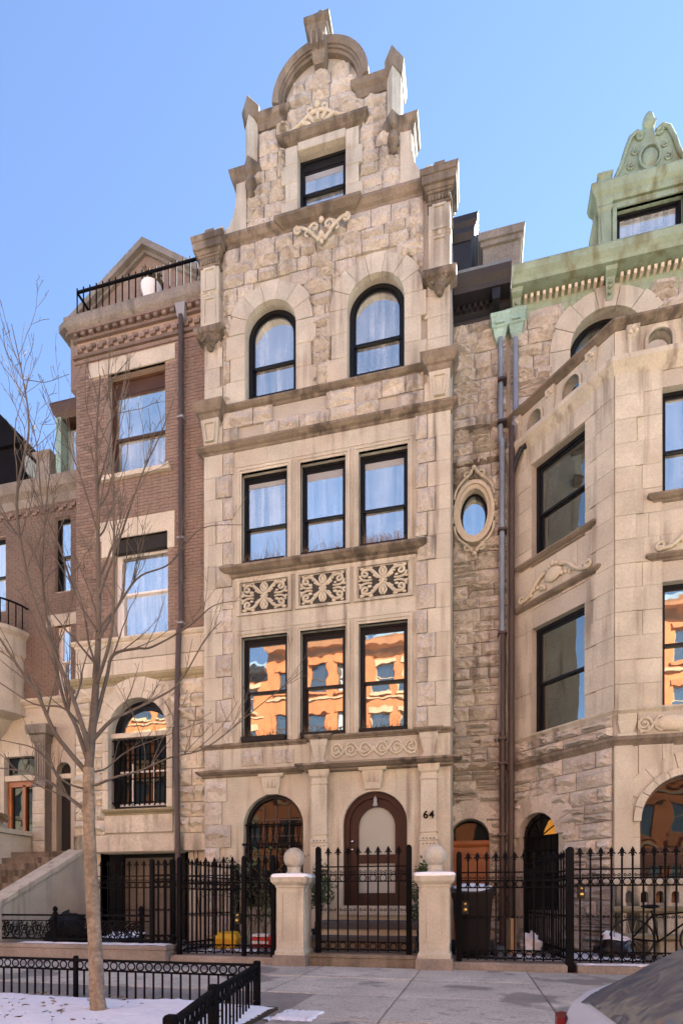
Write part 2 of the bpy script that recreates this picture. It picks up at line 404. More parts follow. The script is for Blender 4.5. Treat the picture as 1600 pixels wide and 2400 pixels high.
def acanthus_panel(root, fr, x0, x1, z0, z1, y, back=None, style=0, m='carved_stone', name='carved_panel'):
    """recessed plate carved with mirrored scrolls round a rosette"""
    cx, cz, hw, hh = (x0+x1)/2, (z0+z1)/2, (x1-x0)/2, (z1-z0)/2
    b = MB()
    r = min(hw, hh)
    for sx in (-1, 1):
        for sz in (-1, 1):
            if style == 0:      # square: four big C scrolls
                p = bez((0, .12*sz), (.25*sx, .2*sz), (.35*sx, .95*sz), (.72*sx, .82*sz), 9)
                tube2(b, [(cx+a*hw, cz+c*hh) for a, c in p], y, .028, .034)
                tube2(b, spiral(cx+.72*sx*hw, cz+.55*sz*hh, .27*r, 1.15, R(90*sz), -sx*sz, 14), y, .036, .02)
                p = bez((.93*sx, .45*sz), (.98*sx, .2*sz), (.75*sx, .0), (.45*sx, .12*sz), 7)
                tube2(b, [(cx+a*hw, cz+c*hh) for a, c in p], y, .03, .02)
                tube2(b, [(cx+a*hw, cz+c*hh) for a, c in bez((0, .3*sz), (.15*sx, .45*sz), (.2*sx, .75*sz), (.02*sx, .92*sz), 6)], y, .03, .022)
            else:               # long: running scrolls
                k = 3; seg = hw/k
                for i in range(k):
                    a = cx+sx*(seg*(i+.62)); 
                    if (sz == 1) == (i % 2 == 0):
                        tube2(b, spiral(a, cz+.05*sz*hh, .62*min(seg*.9, hh), 1.5, R(180 if sx > 0 else 0), -sx*sz, 18), y, .026, .015)
                        for q in range(4): b.sphere((a+rng.uniform(-.5, .5)*seg*.6, y, cz+rng.uniform(-.7, .7)*hh), rng.uniform(.018, .035), 6, 4)
                    else:
                        tube2(b, [(cx+sx*u*hw, cz+v*hh) for u, v in bez(((i)/k, -.2*sz), ((i+.3)/k, .9*sz), ((i+.8)/k, .9*sz), ((i+1)/k, .1*sz), 8)], y, .028, .016)
    if style == 0:
        for sx in (-1, 1):
            for sz in (-1, 1):
                for u_, v_, r2 in ((.30, .42, .075), (.40, .62, .06), (.22, .30, .06), (.55, .30, .055), (.86, .90, .06), (.50, .93, .055), (.95, .15, .05)):
                    b.sphere((cx+sx*u_*hw, y+.005, cz+sz*v_*hh), r2*r/.3*rng.uniform(.8, 1.2)*.62, 6, 4, (1.3, .6, .8))
    for k in range(8):
        a = k*math.pi/4; b.sphere((cx+.2*r*math.cos(a), y, cz+.2*r*math.sin(a)), .085*r, 7, 5, (1, .6, 1))
    b.sphere((cx, y-.01, cz), .13*r, 10, 6, (1, .7, 1))
    if style == 0:
        for sz in (-1, 1):
            b.sphere((cx, y, cz+.62*sz*hh), .16*r, 8, 5, (.8, .6, 1.2)); b.sphere((cx+.1*r, y, cz+.84*sz*hh), .09*r, 7, 4); b.sphere((cx-.1*r, y, cz+.84*sz*hh), .09*r, 7, 4)
    o = b.build(name, m, root, fr, True, 60)
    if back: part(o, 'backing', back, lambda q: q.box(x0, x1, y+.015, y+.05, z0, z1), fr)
    return o

# ================================================================== the setting
def structure(o): return tag(o, kind='structure')
structure(part(None, 'ground', 'asphalt', lambda q: q.box(-900, 900, -900, 900, -.6, -.30)))
structure(part(None, 'road', 'asphalt', lambda q: q.box(-60, 60, -17.4, -9.02, -.30, -.275)))
KERB_Y = -8.85
side = structure(part(None, 'sidewalk', 'kerb_stone', lambda q: q.box(-60, 60, KERB_Y, -2.05, -.30, -.012)))
xs = [-20.0]
base = PX(958, -4.0)
cols = [base+1.62*i for i in range(-8, 7)]
rows = [(-2.36, -3.62), (-3.62, -5.02), (-5.02, -6.4), (-6.4, -7.7), (-7.7, KERB_Y)]
for (ya, yb) in rows:
    for a, b_ in zip(cols[:-1], cols[1:]):
        if yb < -5.9 and b_ < -1.9: continue
        a2 = a
        if yb < -5.9 and a < -1.85: a2 = -1.85
        if b_-a2 < .1: continue
        dz = rng.uniform(-.003, .003)
        part(side, 'paving_slab', 'concrete', lambda q: q.mould(a2+.012, b_-.012, ya-.012, yb+.012, [(-.05, 0), (dz-.004, 0), (dz, -.006)], True))
structure(part(None, 'kerb', 'kerb_stone', lambda q: [q.mould(-60+1.8*i, -60+1.8*i+1.79, KERB_Y+.0, KERB_Y-.15, [(-.30, 0), (-.02, 0), (0, -.015)]) for i in range(66)]))
structure(part(None, 'far_sidewalk', 'cream_stone', lambda q: q.box(-60, 60, -23.6, -17.4, -.30, -.10)))
yard = structure(part(None, 'front_yard', 'yard_floor', lambda q: q.box(-14, 14, -2.06, 1.6, -.25, .14)))
# kerb stones that carry the front fences
for a, b_ in ((PX(421,-2.2)-.1, PX(648,-2.2)), (PX(1058,-2.2), 1.35), (1.5, 8.)):
    structure(part(None, 'fence_kerb', 'kerb_stone', lambda q: q.mould(a, b_, -2.03, -2.34, [(-.05, 0), (.10, 0), (.12, -.02)])))
structure(part(None, 'garden_wall', 'kerb_stone', lambda q: q.mould(-14, -5.33, -2.0, -2.45, [(-.05, 0), (.20, 0), (.22, .02), (.27, .02), (.29, 0)])))
# tree bed: soil and snow
bed = structure(part(None, 'tree_bed', 'soil', lambda q: q.prism([(-14, -.2), (-1.95, -.2), (-1.95, .02), (-14, .02)], -8.75, -6.05)))
def snow_sheet(name, x0, x1, y0, y1, z, nx, ny, amp, hole=0., seed=1, edge=.25):
    r = random.Random(seed); ph = [(r.uniform(.7, 6), r.uniform(.7, 6), r.uniform(0, 6.3)) for _ in range(14)]
    def h(x, y): return sum(math.sin(a*x+b_*y+p)/(a+b_) for a, b_, p in ph)*.42
    b = MB(); ok = {}; vs = []
    for j in range(ny+1):
        for i in range(nx+1):
            x, y = x0+(x1-x0)*i/nx, y0+(y1-y0)*j/ny
            e = min(i/nx, 1-i/nx)*(x1-x0); e2 = min(j/ny, 1-j/ny)*(y1-y0); d = min(e, e2)
            k = h(x, y)+.25*math.sin(9*x+3*y)*math.sin(7*y-4*x)*.3
            zz = z+amp*(k*.6+.6)*min(1, d/edge+.05)-(hole*.06 if k < -1.1+hole else 0)
            ok[i, j] = (k > -.9+hole+(.9 if d < .06 else 0)*hole); vs.append((x+r.uniform(-.02, .02), y+r.uniform(-.02, .02), (zz+r.uniform(-.006, .006)) if ok[i, j] else z-.01))
    fs = [(j*(nx+1)+i, j*(nx+1)+i+1, (j+1)*(nx+1)+i+1, (j+1)*(nx+1)+i) for j in range(ny) for i in range(nx) if sum(ok[i+a, j+c] for a in (0, 1) for c in (0, 1)) >= 1]
    b.add(vs, fs); o = b.build(name, 'snow', None, F0, True, 80); return tag(o, kind='stuff')
s_ = snow_sheet('snow', -9.5, -1.98, -8.7, -6.1, .022, 150, 64, .11, .26, 4)
tag(s_, 'thin white snow lying over the tree bed', 'snow')
for k, (x0, x1, y0, y1, z, hl, sdd) in enumerate(((-8.5, -5.4, -2.4, -2.06, .292, .35, 8), (1.5, 2.6, -1.9, -.3, .142, .45, 9), (.6, 1.4, -2.0, -.9, .142, .8, 12), (-5.1, -4.0, -2.0, -1.2, .142, .55, 5), (-1.9, -1.4, -6.6, -6.05, .004, .5, 21), (1.5, 3.2, -2.33, -2.1, .122, .2, 33))):
    tag(snow_sheet('snow', x0, x1, y0, y1, z, 30, 12, .03, hl, sdd, .1), 'patch of thin snow', 'snow')
b = MB()
for k in range(300):
    x, y = rng.uniform(-7, -2.05), rng.uniform(-8.3, -6.15); a = rng.uniform(0, 6.3); l = rng.uniform(.012, .045); wd = l*rng.uniform(.2, .5)
    z = .075; b.add([(x+l*math.cos(a), y+l*math.sin(a), z+.02), (x-wd*math.sin(a), y+wd*math.cos(a), z), (x-l*math.cos(a), y-l*math.sin(a), z+.012), (x+wd*math.sin(a), y-wd*math.cos(a), z+.02)], [(0,1,2,3)])
tag(b.build('leaf_litter', 'dry_leaf'), 'small brown leaf scraps scattered on the snow', 'litter', kind='stuff')

# ================================================================== main house
FR = Frame((0, 1.3, 0))                       # recessed wall plane
H = thing('stone_townhouse', (-3.2, .6, 0), 'tall beige stone townhouse with curved stepped gable and number 64', 'house')
XC = -3.15
WINX = [(-4.94, -3.90), (-3.61, -2.63), (-2.35, -1.34)]
Z1 = (4.52, 6.80); Z2 = (8.30, 10.36)
# --- walls
part(H, 'wall', 'smooth_stone', lambda q: q.slab(rect(-5.82, -.49, 3.8, 11.05), [rect(a, b_, *Z1) for a, b_ in WINX]+[rect(a, b_, *Z2) for a, b_ in WINX], 0, .34))
DOOR = (-2.66, -1.34, .99, 2.66); LWIN = (-4.90, -3.55, .95, 2.70)
part(H, 'wall', 'smooth_stone', lambda q: q.slab(rect(-5.82, -3.36, 0, 3.8), [archpts(*LWIN, 28)], 0.001, .34))
part(H, 'wall', 'smooth_stone', lambda q: q.slab(rect(-3.36, -.49, 0, 3.8), [archpts(*DOOR, 28)], -.12, .34))
AW = [(-4.82, -3.68, 11.76, 13.29), (-2.57, -1.40, 11.76, 13.28)]
part(H, 'wall', 'mortar', lambda q: q.slab(rect(-5.80, -.50, 11.05, 15.35), [archpts(*a, 24) for a in AW], 0, .34))
def half(pts): return [(XC+x, z) for x, z in pts]+[(XC-x, z) for x, z in reversed(pts)]
arc = [(.97*math.cos(a), 17.93+.97*math.sin(a)) for a in [math.pi/2*i/12 for i in range(12)]]
gout = half([(2.40, 15.35), (2.33, 15.62), (2.18, 15.64), (2.06, 15.74), (1.97, 15.92), (1.92, 16.2), (1.91, 16.8), (1.62, 16.8), (1.62, 17.8)]+arc)
GW = (-3.64, -2.61, 15.46, 16.84)
part(H, 'gable_wall', 'mortar', lambda q: q.slab(gout, [rect(*GW)], 0.002, .42))
# smooth skins at the flanks of the gable
for sx in (-1, 1):
    prof = [(2.38, 15.37), (2.31, 15.62), (2.17, 15.64), (2.05, 15.74), (1.96, 15.92), (1.90, 16.18), (1.89, 16.65), (1.66, 16.65), (1.66, 15.37)]
    part(H, 'gable_shoulder', 'smooth_stone', lambda q: q.prism([(XC+sx*x, z) for x, z in (prof if sx > 0 else prof[::-1])], -.07, .1))
part(H, 'side_wall', 'rock_stone', lambda q: q.box(-.62, -.489, .34, 9, 0, 15.2))
part(H, 'side_wall', 'brick', lambda q: q.box(-5.82, -5.7, .34, 9, 0, 15.2))
part(H, 'roof', 'cornice_black', lambda q: q.add([(-5.7, .4, 15.2), (-.6, .4, 15.2), (-.6, 9, 15.2), (-5.7, 9, 15.2), (XC-1.2, .42, 17.2), (XC+1.2, .42, 17.2), (XC+1.2, 9, 17.2), (XC-1.2, 9, 17.2)], [(0,1,5,4), (1,2,6,5), (2,3,7,6), (3,0,4,7), (4,5,6,7)]))
# --- rough stonework
lots = []
def put(rects, fr=F0, y=0., m='rock_stone', dp=.12, fl=False): lots.extend((fr, rc, y, m, dp, fl) for rc in rects)
hol = [Hole(a[0], a[1], 11.7, a[3], (a[1]-a[0])/2, .33) for a in AW]
put(courses(11.8, 15.26, .21, .31, (-5.36, -1.02), hol, .28, .66, .06), dp=.16)
def gb(za, zb):
    zz = zb
    if zb > 17.6:
        k = .79**2-(zb-17.93)**2
        if k < .02: return None
        h_ = math.sqrt(k)
    elif zb > 16.75: h_ = 1.38
    else: h_ = 1.66
    return (XC-h_, XC+h_)
put(courses(15.44, 18.74, .21, .31, gb, [Hole(-3.93, -2.33, 15.3, 17.0)], .26, .58, .08), dp=.16)
put([q for q in courses(11.0, 11.7, .34, .36, (-5.36, -1.02), [], .35, .7, 0) if rng.random() < .62], dp=.17)
for sx, e in ((1, -5.82), (-1, -.49)):
    for i in range(13):
        a, b_ = 4.5+.4885*i, 4.5+.4885*(i+1); wd = .29 if i % 2 else .45; far = .66 if i % 2 else .70
        xs = sorted((e, e+sx*wd)); block(H, F0, *xs, a, b_, -.0, 'smooth_stone', .035, .006, 'quoin', True)
        xr = sorted((e+sx*wd, e+sx*far)); put([(xr[0]+.004, xr[1]-.004, a+.01, b_)], dp=.14)
for x0, x1 in ((-5.80, -5.37), (-1.01, -.50)):      # plain corner stones under the piers
    for i in range(6):
        k = .06 if i % 2 else 0.; xa, xb = (x0, x1-k) if x0 < -3 else (x0+k, x1)
        block(H, F0, xa, xb, 11.03+.43*i, 11.03+.43*(i+1), 0, 'smooth_stone', .05, .006, 'quoin', True)
for i in range(7):
    a, b_ = .25+.5*i, .25+.5*(i+1); wd = (.62, .40, .52, .36)[i % 4]
    put([(-5.80, -5.80+wd, a, b_)], dp=.15)
put([(-4.95, -4.45, 4.0, 4.33), (-4.2, -3.75, 4.02, 4.32), (-5.8, -5.45, 3.95, 4.38)], dp=.09)
# recessed bay of the house
part(H, 'wall', 'mortar', lambda q: q.slab(rect(-.55, .70, 0, 13.85), [archpts(-.56, .29, .14, 2.46, 18), [(-.04+.30*math.cos(a), 9.56+.52*math.sin(a)) for a in [2*math.pi*i/28 for i in range(28)]]], 0, .3), FR)
class Oval:
    def span(s, za, zb):
        zc = 9.56; t = min(abs(za-zc), abs(zb-zc)) if not za < zc < zb else 0
        if t > .66: return None
        h_ = .40*math.sqrt(1-(t/.66)**2); return (-.04-h_, -.04+h_)
put(courses(.15, 13.75, .19, .34, (-.48, .66), [Hole(-.56, .29, .1, 2.46, .43, .02), Oval()], .28, .6, .28), FR, 0, 'rock_stone', .17)
lay(H, lots)
# --- smooth blocks: window surrounds
for a in AW:
    r = (a[1]-a[0])/2; cx = (a[0]+a[1])/2
    for sx in (-1, 1):
        e = a[1] if sx > 0 else a[0]
        for i in range(3):
            wd = (.44, .34, .44)[i]; xs = sorted((e, e+sx*wd)); z = 11.8+i*.496
            block(H, F0, *xs, z, z+.496, 0, 'smooth_stone', .115, .006, 'jamb_block', True)
    voussoirs(H, F0, cx, a[3], r, .37, -.115, .05, 7)
for i in range(4):
    for sx, e in ((-1, GW[0]), (1, GW[1])):
        xs = sorted((e, e+sx*(.28 if i % 2 else .36))); z = 15.46+i*.38
        block(H, F0, *xs, z, z+.38, 0, 'smooth_stone', .11, .006, 'jamb_block', True)
block(H, F0, GW[0], GW[1], 16.84, 17.02, 0, 'smooth_stone', .112, .006, 'lintel', True)
for z0, z1 in (Z1, Z2):
    for a, b_ in WINX:
        part(H, 'architrave', 'smooth_stone', lambda q: q.ring(rect(a-.09, b_+.09, z0, z1+.10), rect(a-.045, b_+.045, z0, z1+.05), -.035, .05).ring(rect(a-.045, b_+.045, z0, z1+.05), rect(a, b_, z0, z1), -.015, .06))
# ashlar joints: long flat stones over the windows
for z0, z1, cuts in ((10.50, 10.93, (-5.1, -4.35, -3.0, -2.0, -1.18)), (6.94, 7.24, (-5.1, -3.9, -2.6, -1.18)), (8.02, 8.2, (-5.1, -3.6, -2.4, -1.18))):
    for a, b_ in zip(cuts[:-1], cuts[1:]): block(H, F0, a, b_, z0, z1, 0, 'smooth_stone', .012, .005, 'ashlar_block', True)
# --- mouldings
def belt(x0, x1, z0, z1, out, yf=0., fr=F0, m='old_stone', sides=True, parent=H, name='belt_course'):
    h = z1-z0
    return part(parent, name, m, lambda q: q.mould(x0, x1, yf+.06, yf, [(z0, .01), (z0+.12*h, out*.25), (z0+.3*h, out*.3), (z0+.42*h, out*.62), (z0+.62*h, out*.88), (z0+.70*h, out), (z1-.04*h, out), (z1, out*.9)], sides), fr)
belt(-5.83, -.49, 10.84, 11.01, .15)
belt(-5.40, -.98, 11.68, 11.82, .14)
belt(-5.15, -1.16, 8.09, 8.29, .22, name='sill')
belt(-5.38, XC-.72, 15.24, 15.47, .17); belt(XC+.66, -1.0, 15.24, 15.47, .17)
belt(XC-.72, XC+.64, 15.24, 15.46, .25, name='sill')
belt(-3.88, -2.33, 16.98, 17.20, .2, name='hood_mould')
belt(-5.84, -3.60, 3.78, 3.92, .14, name='cornice'); belt(-3.38, -.50, 3.75, 3.91, .24, -.16, name='cornice')
belt(-5.84, -3.5, 4.40, 4.50, .07); belt(-3.36, -.50, 4.40, 4.50, .09, -.16)
belt(-.49, .62, 3.86, 4.06, .10, 0, FR, sides=False); belt(-.49, .62, 4.48, 4.60, .07, 0, FR, sides=False)
belt(-.49, .62, 10.54, 10.72, .10, 0, FR, sides=False); belt(-.49, .62, 11.26, 11.46, .11, 0, FR, sides=False)
# --- corner piers
for pc, sx in ((-5.63, -1), (-.70, 1)):
    x0, x1 = pc-.21, pc+.21
    p = part(H, 'corner_pier', 'smooth_stone', lambda q: q.box(x0, x1, -.14, .3, 13.491, 14.930).ring(rect(x0+.07, x1-.07, 14.360, 14.860), rect(x0+.11, x1-.11, 14.410, 14.810), -.165, -.14).ring(rect(x0+.07, x1-.07, 13.589, 14.220), rect(x0+.10, x1-.10, 13.646, 14.174), -.165, -.14).sphere((pc, -.15, 14.290), .055, 10, 6, (1, .6, 1)).mould(x0, x1, .2, -.14, [(14.245, 0), (14.252, .015), (14.258, .015), (14.265, 0)]).mould(x0, x1, .2, -.14, [(14.315, 0), (14.322, .015), (14.328, .015), (14.335, 0)]))
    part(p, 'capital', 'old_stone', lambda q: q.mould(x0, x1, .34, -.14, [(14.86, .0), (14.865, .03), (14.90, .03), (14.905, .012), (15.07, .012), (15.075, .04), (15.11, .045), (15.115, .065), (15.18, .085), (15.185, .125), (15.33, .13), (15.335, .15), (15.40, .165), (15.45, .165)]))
    def egg(q):
        for k in range(7): q.sphere((x0+.03+.36*k/6, -.165, 14.982), .045, 6, 4, (.8, .7, 1.3))
    part(p, 'carving', 'old_stone', egg, F0, True)
    part(p, 'finial', 'old_stone', lambda q: q.loft([[(pc+sx*.0+a*k, -.05+c*k, z) for a, c in ((-.14,-.14), (.14,-.14), (.14,.14), (-.14,.14))] for z, k in ((15.450, 1), (15.700, .72), (15.750, .3))]))
    part(p, 'corbel', 'old_stone', lambda q: q.mould(x0, x1, .1, -.12, [(13.253, -.10), (13.311, -.03), (13.369, .02), (13.397, .10), (13.426, .12), (13.484, .13), (13.520, .12)]).lathe(pc, -.12, [(.02, 13.080), (.07, 13.109), (.05, 13.159), (.10, 13.188), (.12, 13.275), (.16, 13.325)], 10))
    def fruit(q):
        for k in range(9): q.sphere((pc+rng.uniform(-.15, .15), -.19+rng.uniform(-.02, .02), 13.311+rng.uniform(-.08, .06)), .04, 6, 4)
    part(p, 'carving', 'old_stone', fruit, F0, True)
    # lower pedestal between the belts
    d = part(H, 'pedestal', 'smooth_stone', lambda q: q.loft([[(pc-k, .1, z), (pc+k, .1, z), (pc+k, -o, z), (pc-k, -o, z)] for z, k, o in ((11.0, .15, .10), (11.58, .21, .15))]).ring([(pc-.10, 11.08), (pc+.10, 11.08), (pc+.14, 11.5), (pc-.14, 11.5)], [(pc-.07, 11.11), (pc+.07, 11.11), (pc+.11, 11.47), (pc-.11, 11.47)], -.17, -.1))
    part(d, 'capital', 'old_stone', lambda q: q.mould(pc-.2, pc+.2, .1, -.14, [(11.56, .0), (11.60, .03), (11.66, .05), (11.68, .09), (11.74, .13), (11.80, .16), (11.86, .17)]))
# --- gable: arch, keystone, prow piers
n = 26
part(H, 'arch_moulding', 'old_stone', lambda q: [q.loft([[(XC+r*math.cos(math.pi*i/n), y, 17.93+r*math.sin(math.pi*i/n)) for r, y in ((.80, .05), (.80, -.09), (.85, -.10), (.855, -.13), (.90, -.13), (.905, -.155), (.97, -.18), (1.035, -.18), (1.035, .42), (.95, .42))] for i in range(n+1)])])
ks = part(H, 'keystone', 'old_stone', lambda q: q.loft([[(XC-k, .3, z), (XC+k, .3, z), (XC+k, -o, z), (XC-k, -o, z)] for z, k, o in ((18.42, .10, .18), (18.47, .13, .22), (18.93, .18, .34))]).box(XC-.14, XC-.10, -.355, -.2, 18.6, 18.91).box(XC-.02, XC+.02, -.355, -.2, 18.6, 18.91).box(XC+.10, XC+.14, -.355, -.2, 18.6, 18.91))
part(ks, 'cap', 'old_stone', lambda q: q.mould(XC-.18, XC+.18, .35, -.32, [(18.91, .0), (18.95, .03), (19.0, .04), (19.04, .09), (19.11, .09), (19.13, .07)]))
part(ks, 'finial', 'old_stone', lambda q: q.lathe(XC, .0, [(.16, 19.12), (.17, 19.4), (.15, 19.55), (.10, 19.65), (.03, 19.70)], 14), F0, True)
for sx in (-1, 1):
    mir = lambda pts: [(XC+sx*x, y) for x, y in (pts if sx > 0 else pts[::-1])]
    pr = part(H, 'prow_pier', 'smooth_stone', lambda q: q.plan(mir([(1.40, .1), (1.40, -.08), (1.53, -.24), (1.68, -.06), (1.68, .3)]), [(16.82, 1), (17.82, 1)]))
    part(pr, 'cap', 'old_stone', lambda q: q.plan(mir([(1.37, .2), (1.37, -.1), (1.53, -.28), (1.72, -.08), (1.72, .4)]), [(17.78, .93), (17.84, .98), (17.90, 1.02), (17.97, 1.10), (18.06, 1.12), (18.08, 1.08)], (XC+sx*1.53, .1)))
    part(H, 'shoulder_cap', 'old_stone', lambda q: q.mould(*sorted((XC+sx*.80, XC+sx*1.42)), .4, -.02, [(17.62, .02), (17.67, .05), (17.72, .06), (17.77, .12), (17.85, .15), (17.88, .14)]))
    part(H, 'shoulder_roll', 'old_stone', lambda q: q.sphere((XC+sx*1.16, .05, 17.92), .1, 10, 6, (1, 1.5, 1)), F0, True)
    lp = part(H, 'prow_corbel', 'old_stone', lambda q: q.plan(mir([(1.32, .1), (1.32, -.08), (1.53, -.28), (1.72, -.08), (1.72, .1)]), [(16.42, .2), (16.54, .55), (16.60, .62), (16.64, .90), (16.72, 1.05), (16.83, 1.08)], (XC+sx*1.53, -.02)).lathe(XC+sx*1.53, -.12, [(.02, 16.16), (.09, 16.22), (.06, 16.3), (.13, 16.38), (.10, 16.52)], 10))
    part(H, 'shoulder_cap', 'old_stone', lambda q: q.mould(*sorted((XC+sx*1.70, XC+sx*1.93)), .4, -.07, [(16.60, .0), (16.65, .03), (16.70, .04), (16.76, .09), (16.83, .10), (16.85, .08)]))
    part(H, 'shoulder_roll', 'old_stone', lambda q: q.sphere((XC+sx*1.84, .05, 16.87), .09, 10, 6, (1, 1.5, 1)), F0, True)
    part(H, 'gable_foot', 'smooth_stone', lambda q: q.box(*sorted((XC+sx*2.18, XC+sx*2.30)), -.1, .4, 15.60, 15.74))
# carvings on the gable
def fan(q):
    for a in range(5):
        t = R(30+30*a); tube2(q, [(XC-.05+.16*math.cos(t), 17.234+.10*math.sin(t)), (XC-.05+.40*math.cos(t), 17.234+.30*math.sin(t))], -.12, .035, .05)
    for sx in (-1, 1):
        tube2(q, [(XC-.05+sx*x, z) for x, z in bez((.02, 17.523), (.25, 17.523), (.35, 17.268), (.72, 17.234), 10)], -.13, .04, .03)
        tube2(q, spiral(XC-.05+sx*.14, 17.549, .09, 1.1, R(-90), sx, 10), -.14, .03, .02)
    q.sphere((XC-.05, -.14, 17.625), .07, 8, 6)
    q.prism([(XC-.75, 17.200), (XC+.65, 17.200), (XC+.2, 17.480), (XC-.05, 17.608), (XC-.3, 17.480)], -.10, .0)
part(H, 'carving', 'carved_stone', fan, F0, True, 60)
def swag(q):
    c = XC+.05
    for sx in (-1, 1):
        tube2(q, [(c+sx*x, z) for x, z in bez((.05, 14.780), (.2, 14.910), (.35, 15.160), (.55, 15.140), 10)], -.17, .035, .03)
        tube2(q, spiral(c+sx*.52, 15.090, .085, 1.4, R(90), -sx, 12), -.17, .03, .02)
        tube2(q, spiral(c+sx*.15, 15.030, .12, 1.3, R(-90), sx, 14), -.19, .032, .02)
        tube2(q, [(c+sx*x, z) for x, z in bez((.25, 15.110), (.35, 15.010), (.4, 14.960), (.3, 14.910), 6)], -.17, .025, .02)
    for k, (dx, dz, r_) in enumerate(((0, 14.860, .07), (-.07, 14.790, .05), (.07, 14.790, .05), (0, 14.720, .05), (0, 15.160, .06))): q.sphere((c+dx, -.18, dz), r_, 8, 5)
part(H, 'carving', 'carved_stone', swag, F0, True, 60)
# --- windows
for i, (a, b_) in enumerate(WINX):
    sash_window(H, F0, a, b_, *Z1, yr=.13, pm='pane_warm', split=.49, head=.05)
    sash_window(H, F0, a, b_, *Z2, yr=.13, split=.45, head=.04, blind=(.10, .16, .13)[i])
for a in AW: sash_window(H, F0, a[0], a[1], 12.0, a[3]+(a[1]-a[0])/2, yr=.11, rise=(a[1]-a[0])/2, zs=a[3], split=.38, ft=.085)
sash_window(H, F0, *GW, yr=.09, split=.5, head=.16, pm='pane', blind=.12)
# carved panels between the storeys
for i, (a, b_) in enumerate(WINX):
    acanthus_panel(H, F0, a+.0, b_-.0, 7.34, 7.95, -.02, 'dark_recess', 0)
    part(H, 'panel_frame', 'smooth_stone', lambda q: q.ring(rect(a-.10, b_+.10, 7.26, 8.02), rect(a-.03, b_+.03, 7.31, 7.97), -.045, .03))
# --- ground floor
w_ = DOOR; r_ = (w_[1]-w_[0])/2
for x0, x1, y in ((-2.26, -1.80, -.12), (-4.46, -4.02, 0)):
    cx = (x0+x1)/2
    part(H, 'keystone', 'smooth_stone', lambda q: q.loft([[(cx-k, y+.05, z), (cx+k, y+.05, z), (cx+k, y-o, z), (cx-k, y-o, z)] for z, k, o in ((3.36, .155, .06), (3.72, .215, .11))]).mould(x0-.03, x1+.03, y+.04, y-.11, [(3.72, 0), (3.74, .02), (3.79, .03)]).box(cx-.10, cx-.07, y-.115, y-.05, 3.5, 3.68).box(cx-.015, cx+.015, y-.115, y-.05, 3.5, 3.68).box(cx+.07, cx+.10, y-.115, y-.05, 3.5, 3.68))
for x0, x1 in ((-3.30, -2.98), (-1.06, -.75)):
    p = part(H, 'pilaster', 'smooth_stone', lambda q: q.box(x0, x1, -.21, -.1, .3, 3.5).mould(x0, x1, -.1, -.21, [(3.48, 0), (3.50, .02), (3.53, .02), (3.54, 0)]).mould(x0, x1, -.1, -.21, [(3.62, 0), (3.66, .04), (3.70, .05), (3.79, .06)]).box(x0, x1, -.21, -.1, 3.5, 3.66).mould(x0, x1, -.1, -.21, [(2.28, 0), (2.29, .03), (2.36, .03), (2.37, .0)]).mould(x0, x1, -.1, -.21, [(2.44, 0), (2.45, .02), (2.47, .02), (2.48, .0)]).box(x0-.02, x1+.02, -.23, -.1, .14, 2.28))
    part(p, 'drilled_dots', 'dark_recess', lambda q: [q.sphere((x0+.05+(x1-x0-.1)*k/3, -.235-.006, zz), .014, 6, 4) for k in range(4) for zz in (2.325,)]+[q.sphere((x0+.05+(x1-x0-.1)*k/3, -.231, 2.22), .012, 6, 4) for k in range(4)])
    cx = (x0+x1)/2
    u = part(H, 'urn_block', 'smooth_stone', lambda q: q.loft([[(cx-k, -.1, z), (cx+k, -.1, z), (cx+k, -.2-o, z), (cx-k, -.2-o, z)] for z, k, o in ((3.9, .16, .06), (3.97, .16, .06), (3.99, .11, .03), (4.03, .10, .02), (4.27, .155, .06), (4.30, .17, .07), (4.40, .18, .08))]))
    belt(cx-.2, cx+.2, 4.4, 4.51, .09, -.22)
acanthus_panel(H, F0, -2.9, -1.13, 3.96, 4.38, -.19, 'mortar', 1)
# number
cu = bpy.data.curves.new('n', 'FONT'); cu.body = '64'; cu.size = .21; cu.extrude = .012; cu.align_x = 'CENTER'; cu.space_character = 1.1; cu.offset = .004
to = bpy.data.objects.new('t', cu); me = bpy.data.meshes.new_from_object(to); bpy.data.objects.remove(to); me.materials.clear(); me.materials.append(MATS['iron'])
inst('house_number', me, H, Matrix.Translation((-.905, -.222, 2.72)) @ Matrix.Rotation(R(90), 4, 'X'))
# front door
fd = part(H, 'door', 'mahogany', lambda q: q.ring(archpts(*DOOR, 24), archpts(DOOR[0]+.30, DOOR[1]-.26, 1.25, 2.60, 24, .42), .02, .12).ring(archpts(*DOOR, 24), archpts(DOOR[0]+.12, DOOR[1]-.12, 1.02, 2.66, 24, .54), -.03, .03))
dl = archpts(DOOR[0]+.29, DOOR[1]-.25, 1.24, 2.60, 24, .43)
part(fd, 'pane', 'frosted', lambda q: q.prism(dl, .07, .08))
part(fd, 'door_rail', 'mahogany', lambda q: q.box(DOOR[0]+.28, DOOR[1]-.24, .01, .1, 1.86, 2.04))
part(fd, 'knob', 'chrome', lambda q: q.sphere((DOOR[0]+.17, -.0, 2.32), .035, 10, 6).sphere((DOOR[0]+.17, 0, 2.15), .03, 10, 6), F0, True)
part(H, 'door_sill', 'smooth_stone', lambda q: q.box(-2.72, -1.28, -.2, .2, .80, .985))
part(H, 'lamp', 'grey_metal', lambda q: q.lathe(-2.0, -.04, [(.015, 3.22), (.03, 3.19), (.04, 3.16), (.035, 3.12), (.055, 3.06), (.05, 3.03)], 12).tube([(-2.0, -.04, 3.2), (-2.0, .02, 3.32)], .012), F0, True)
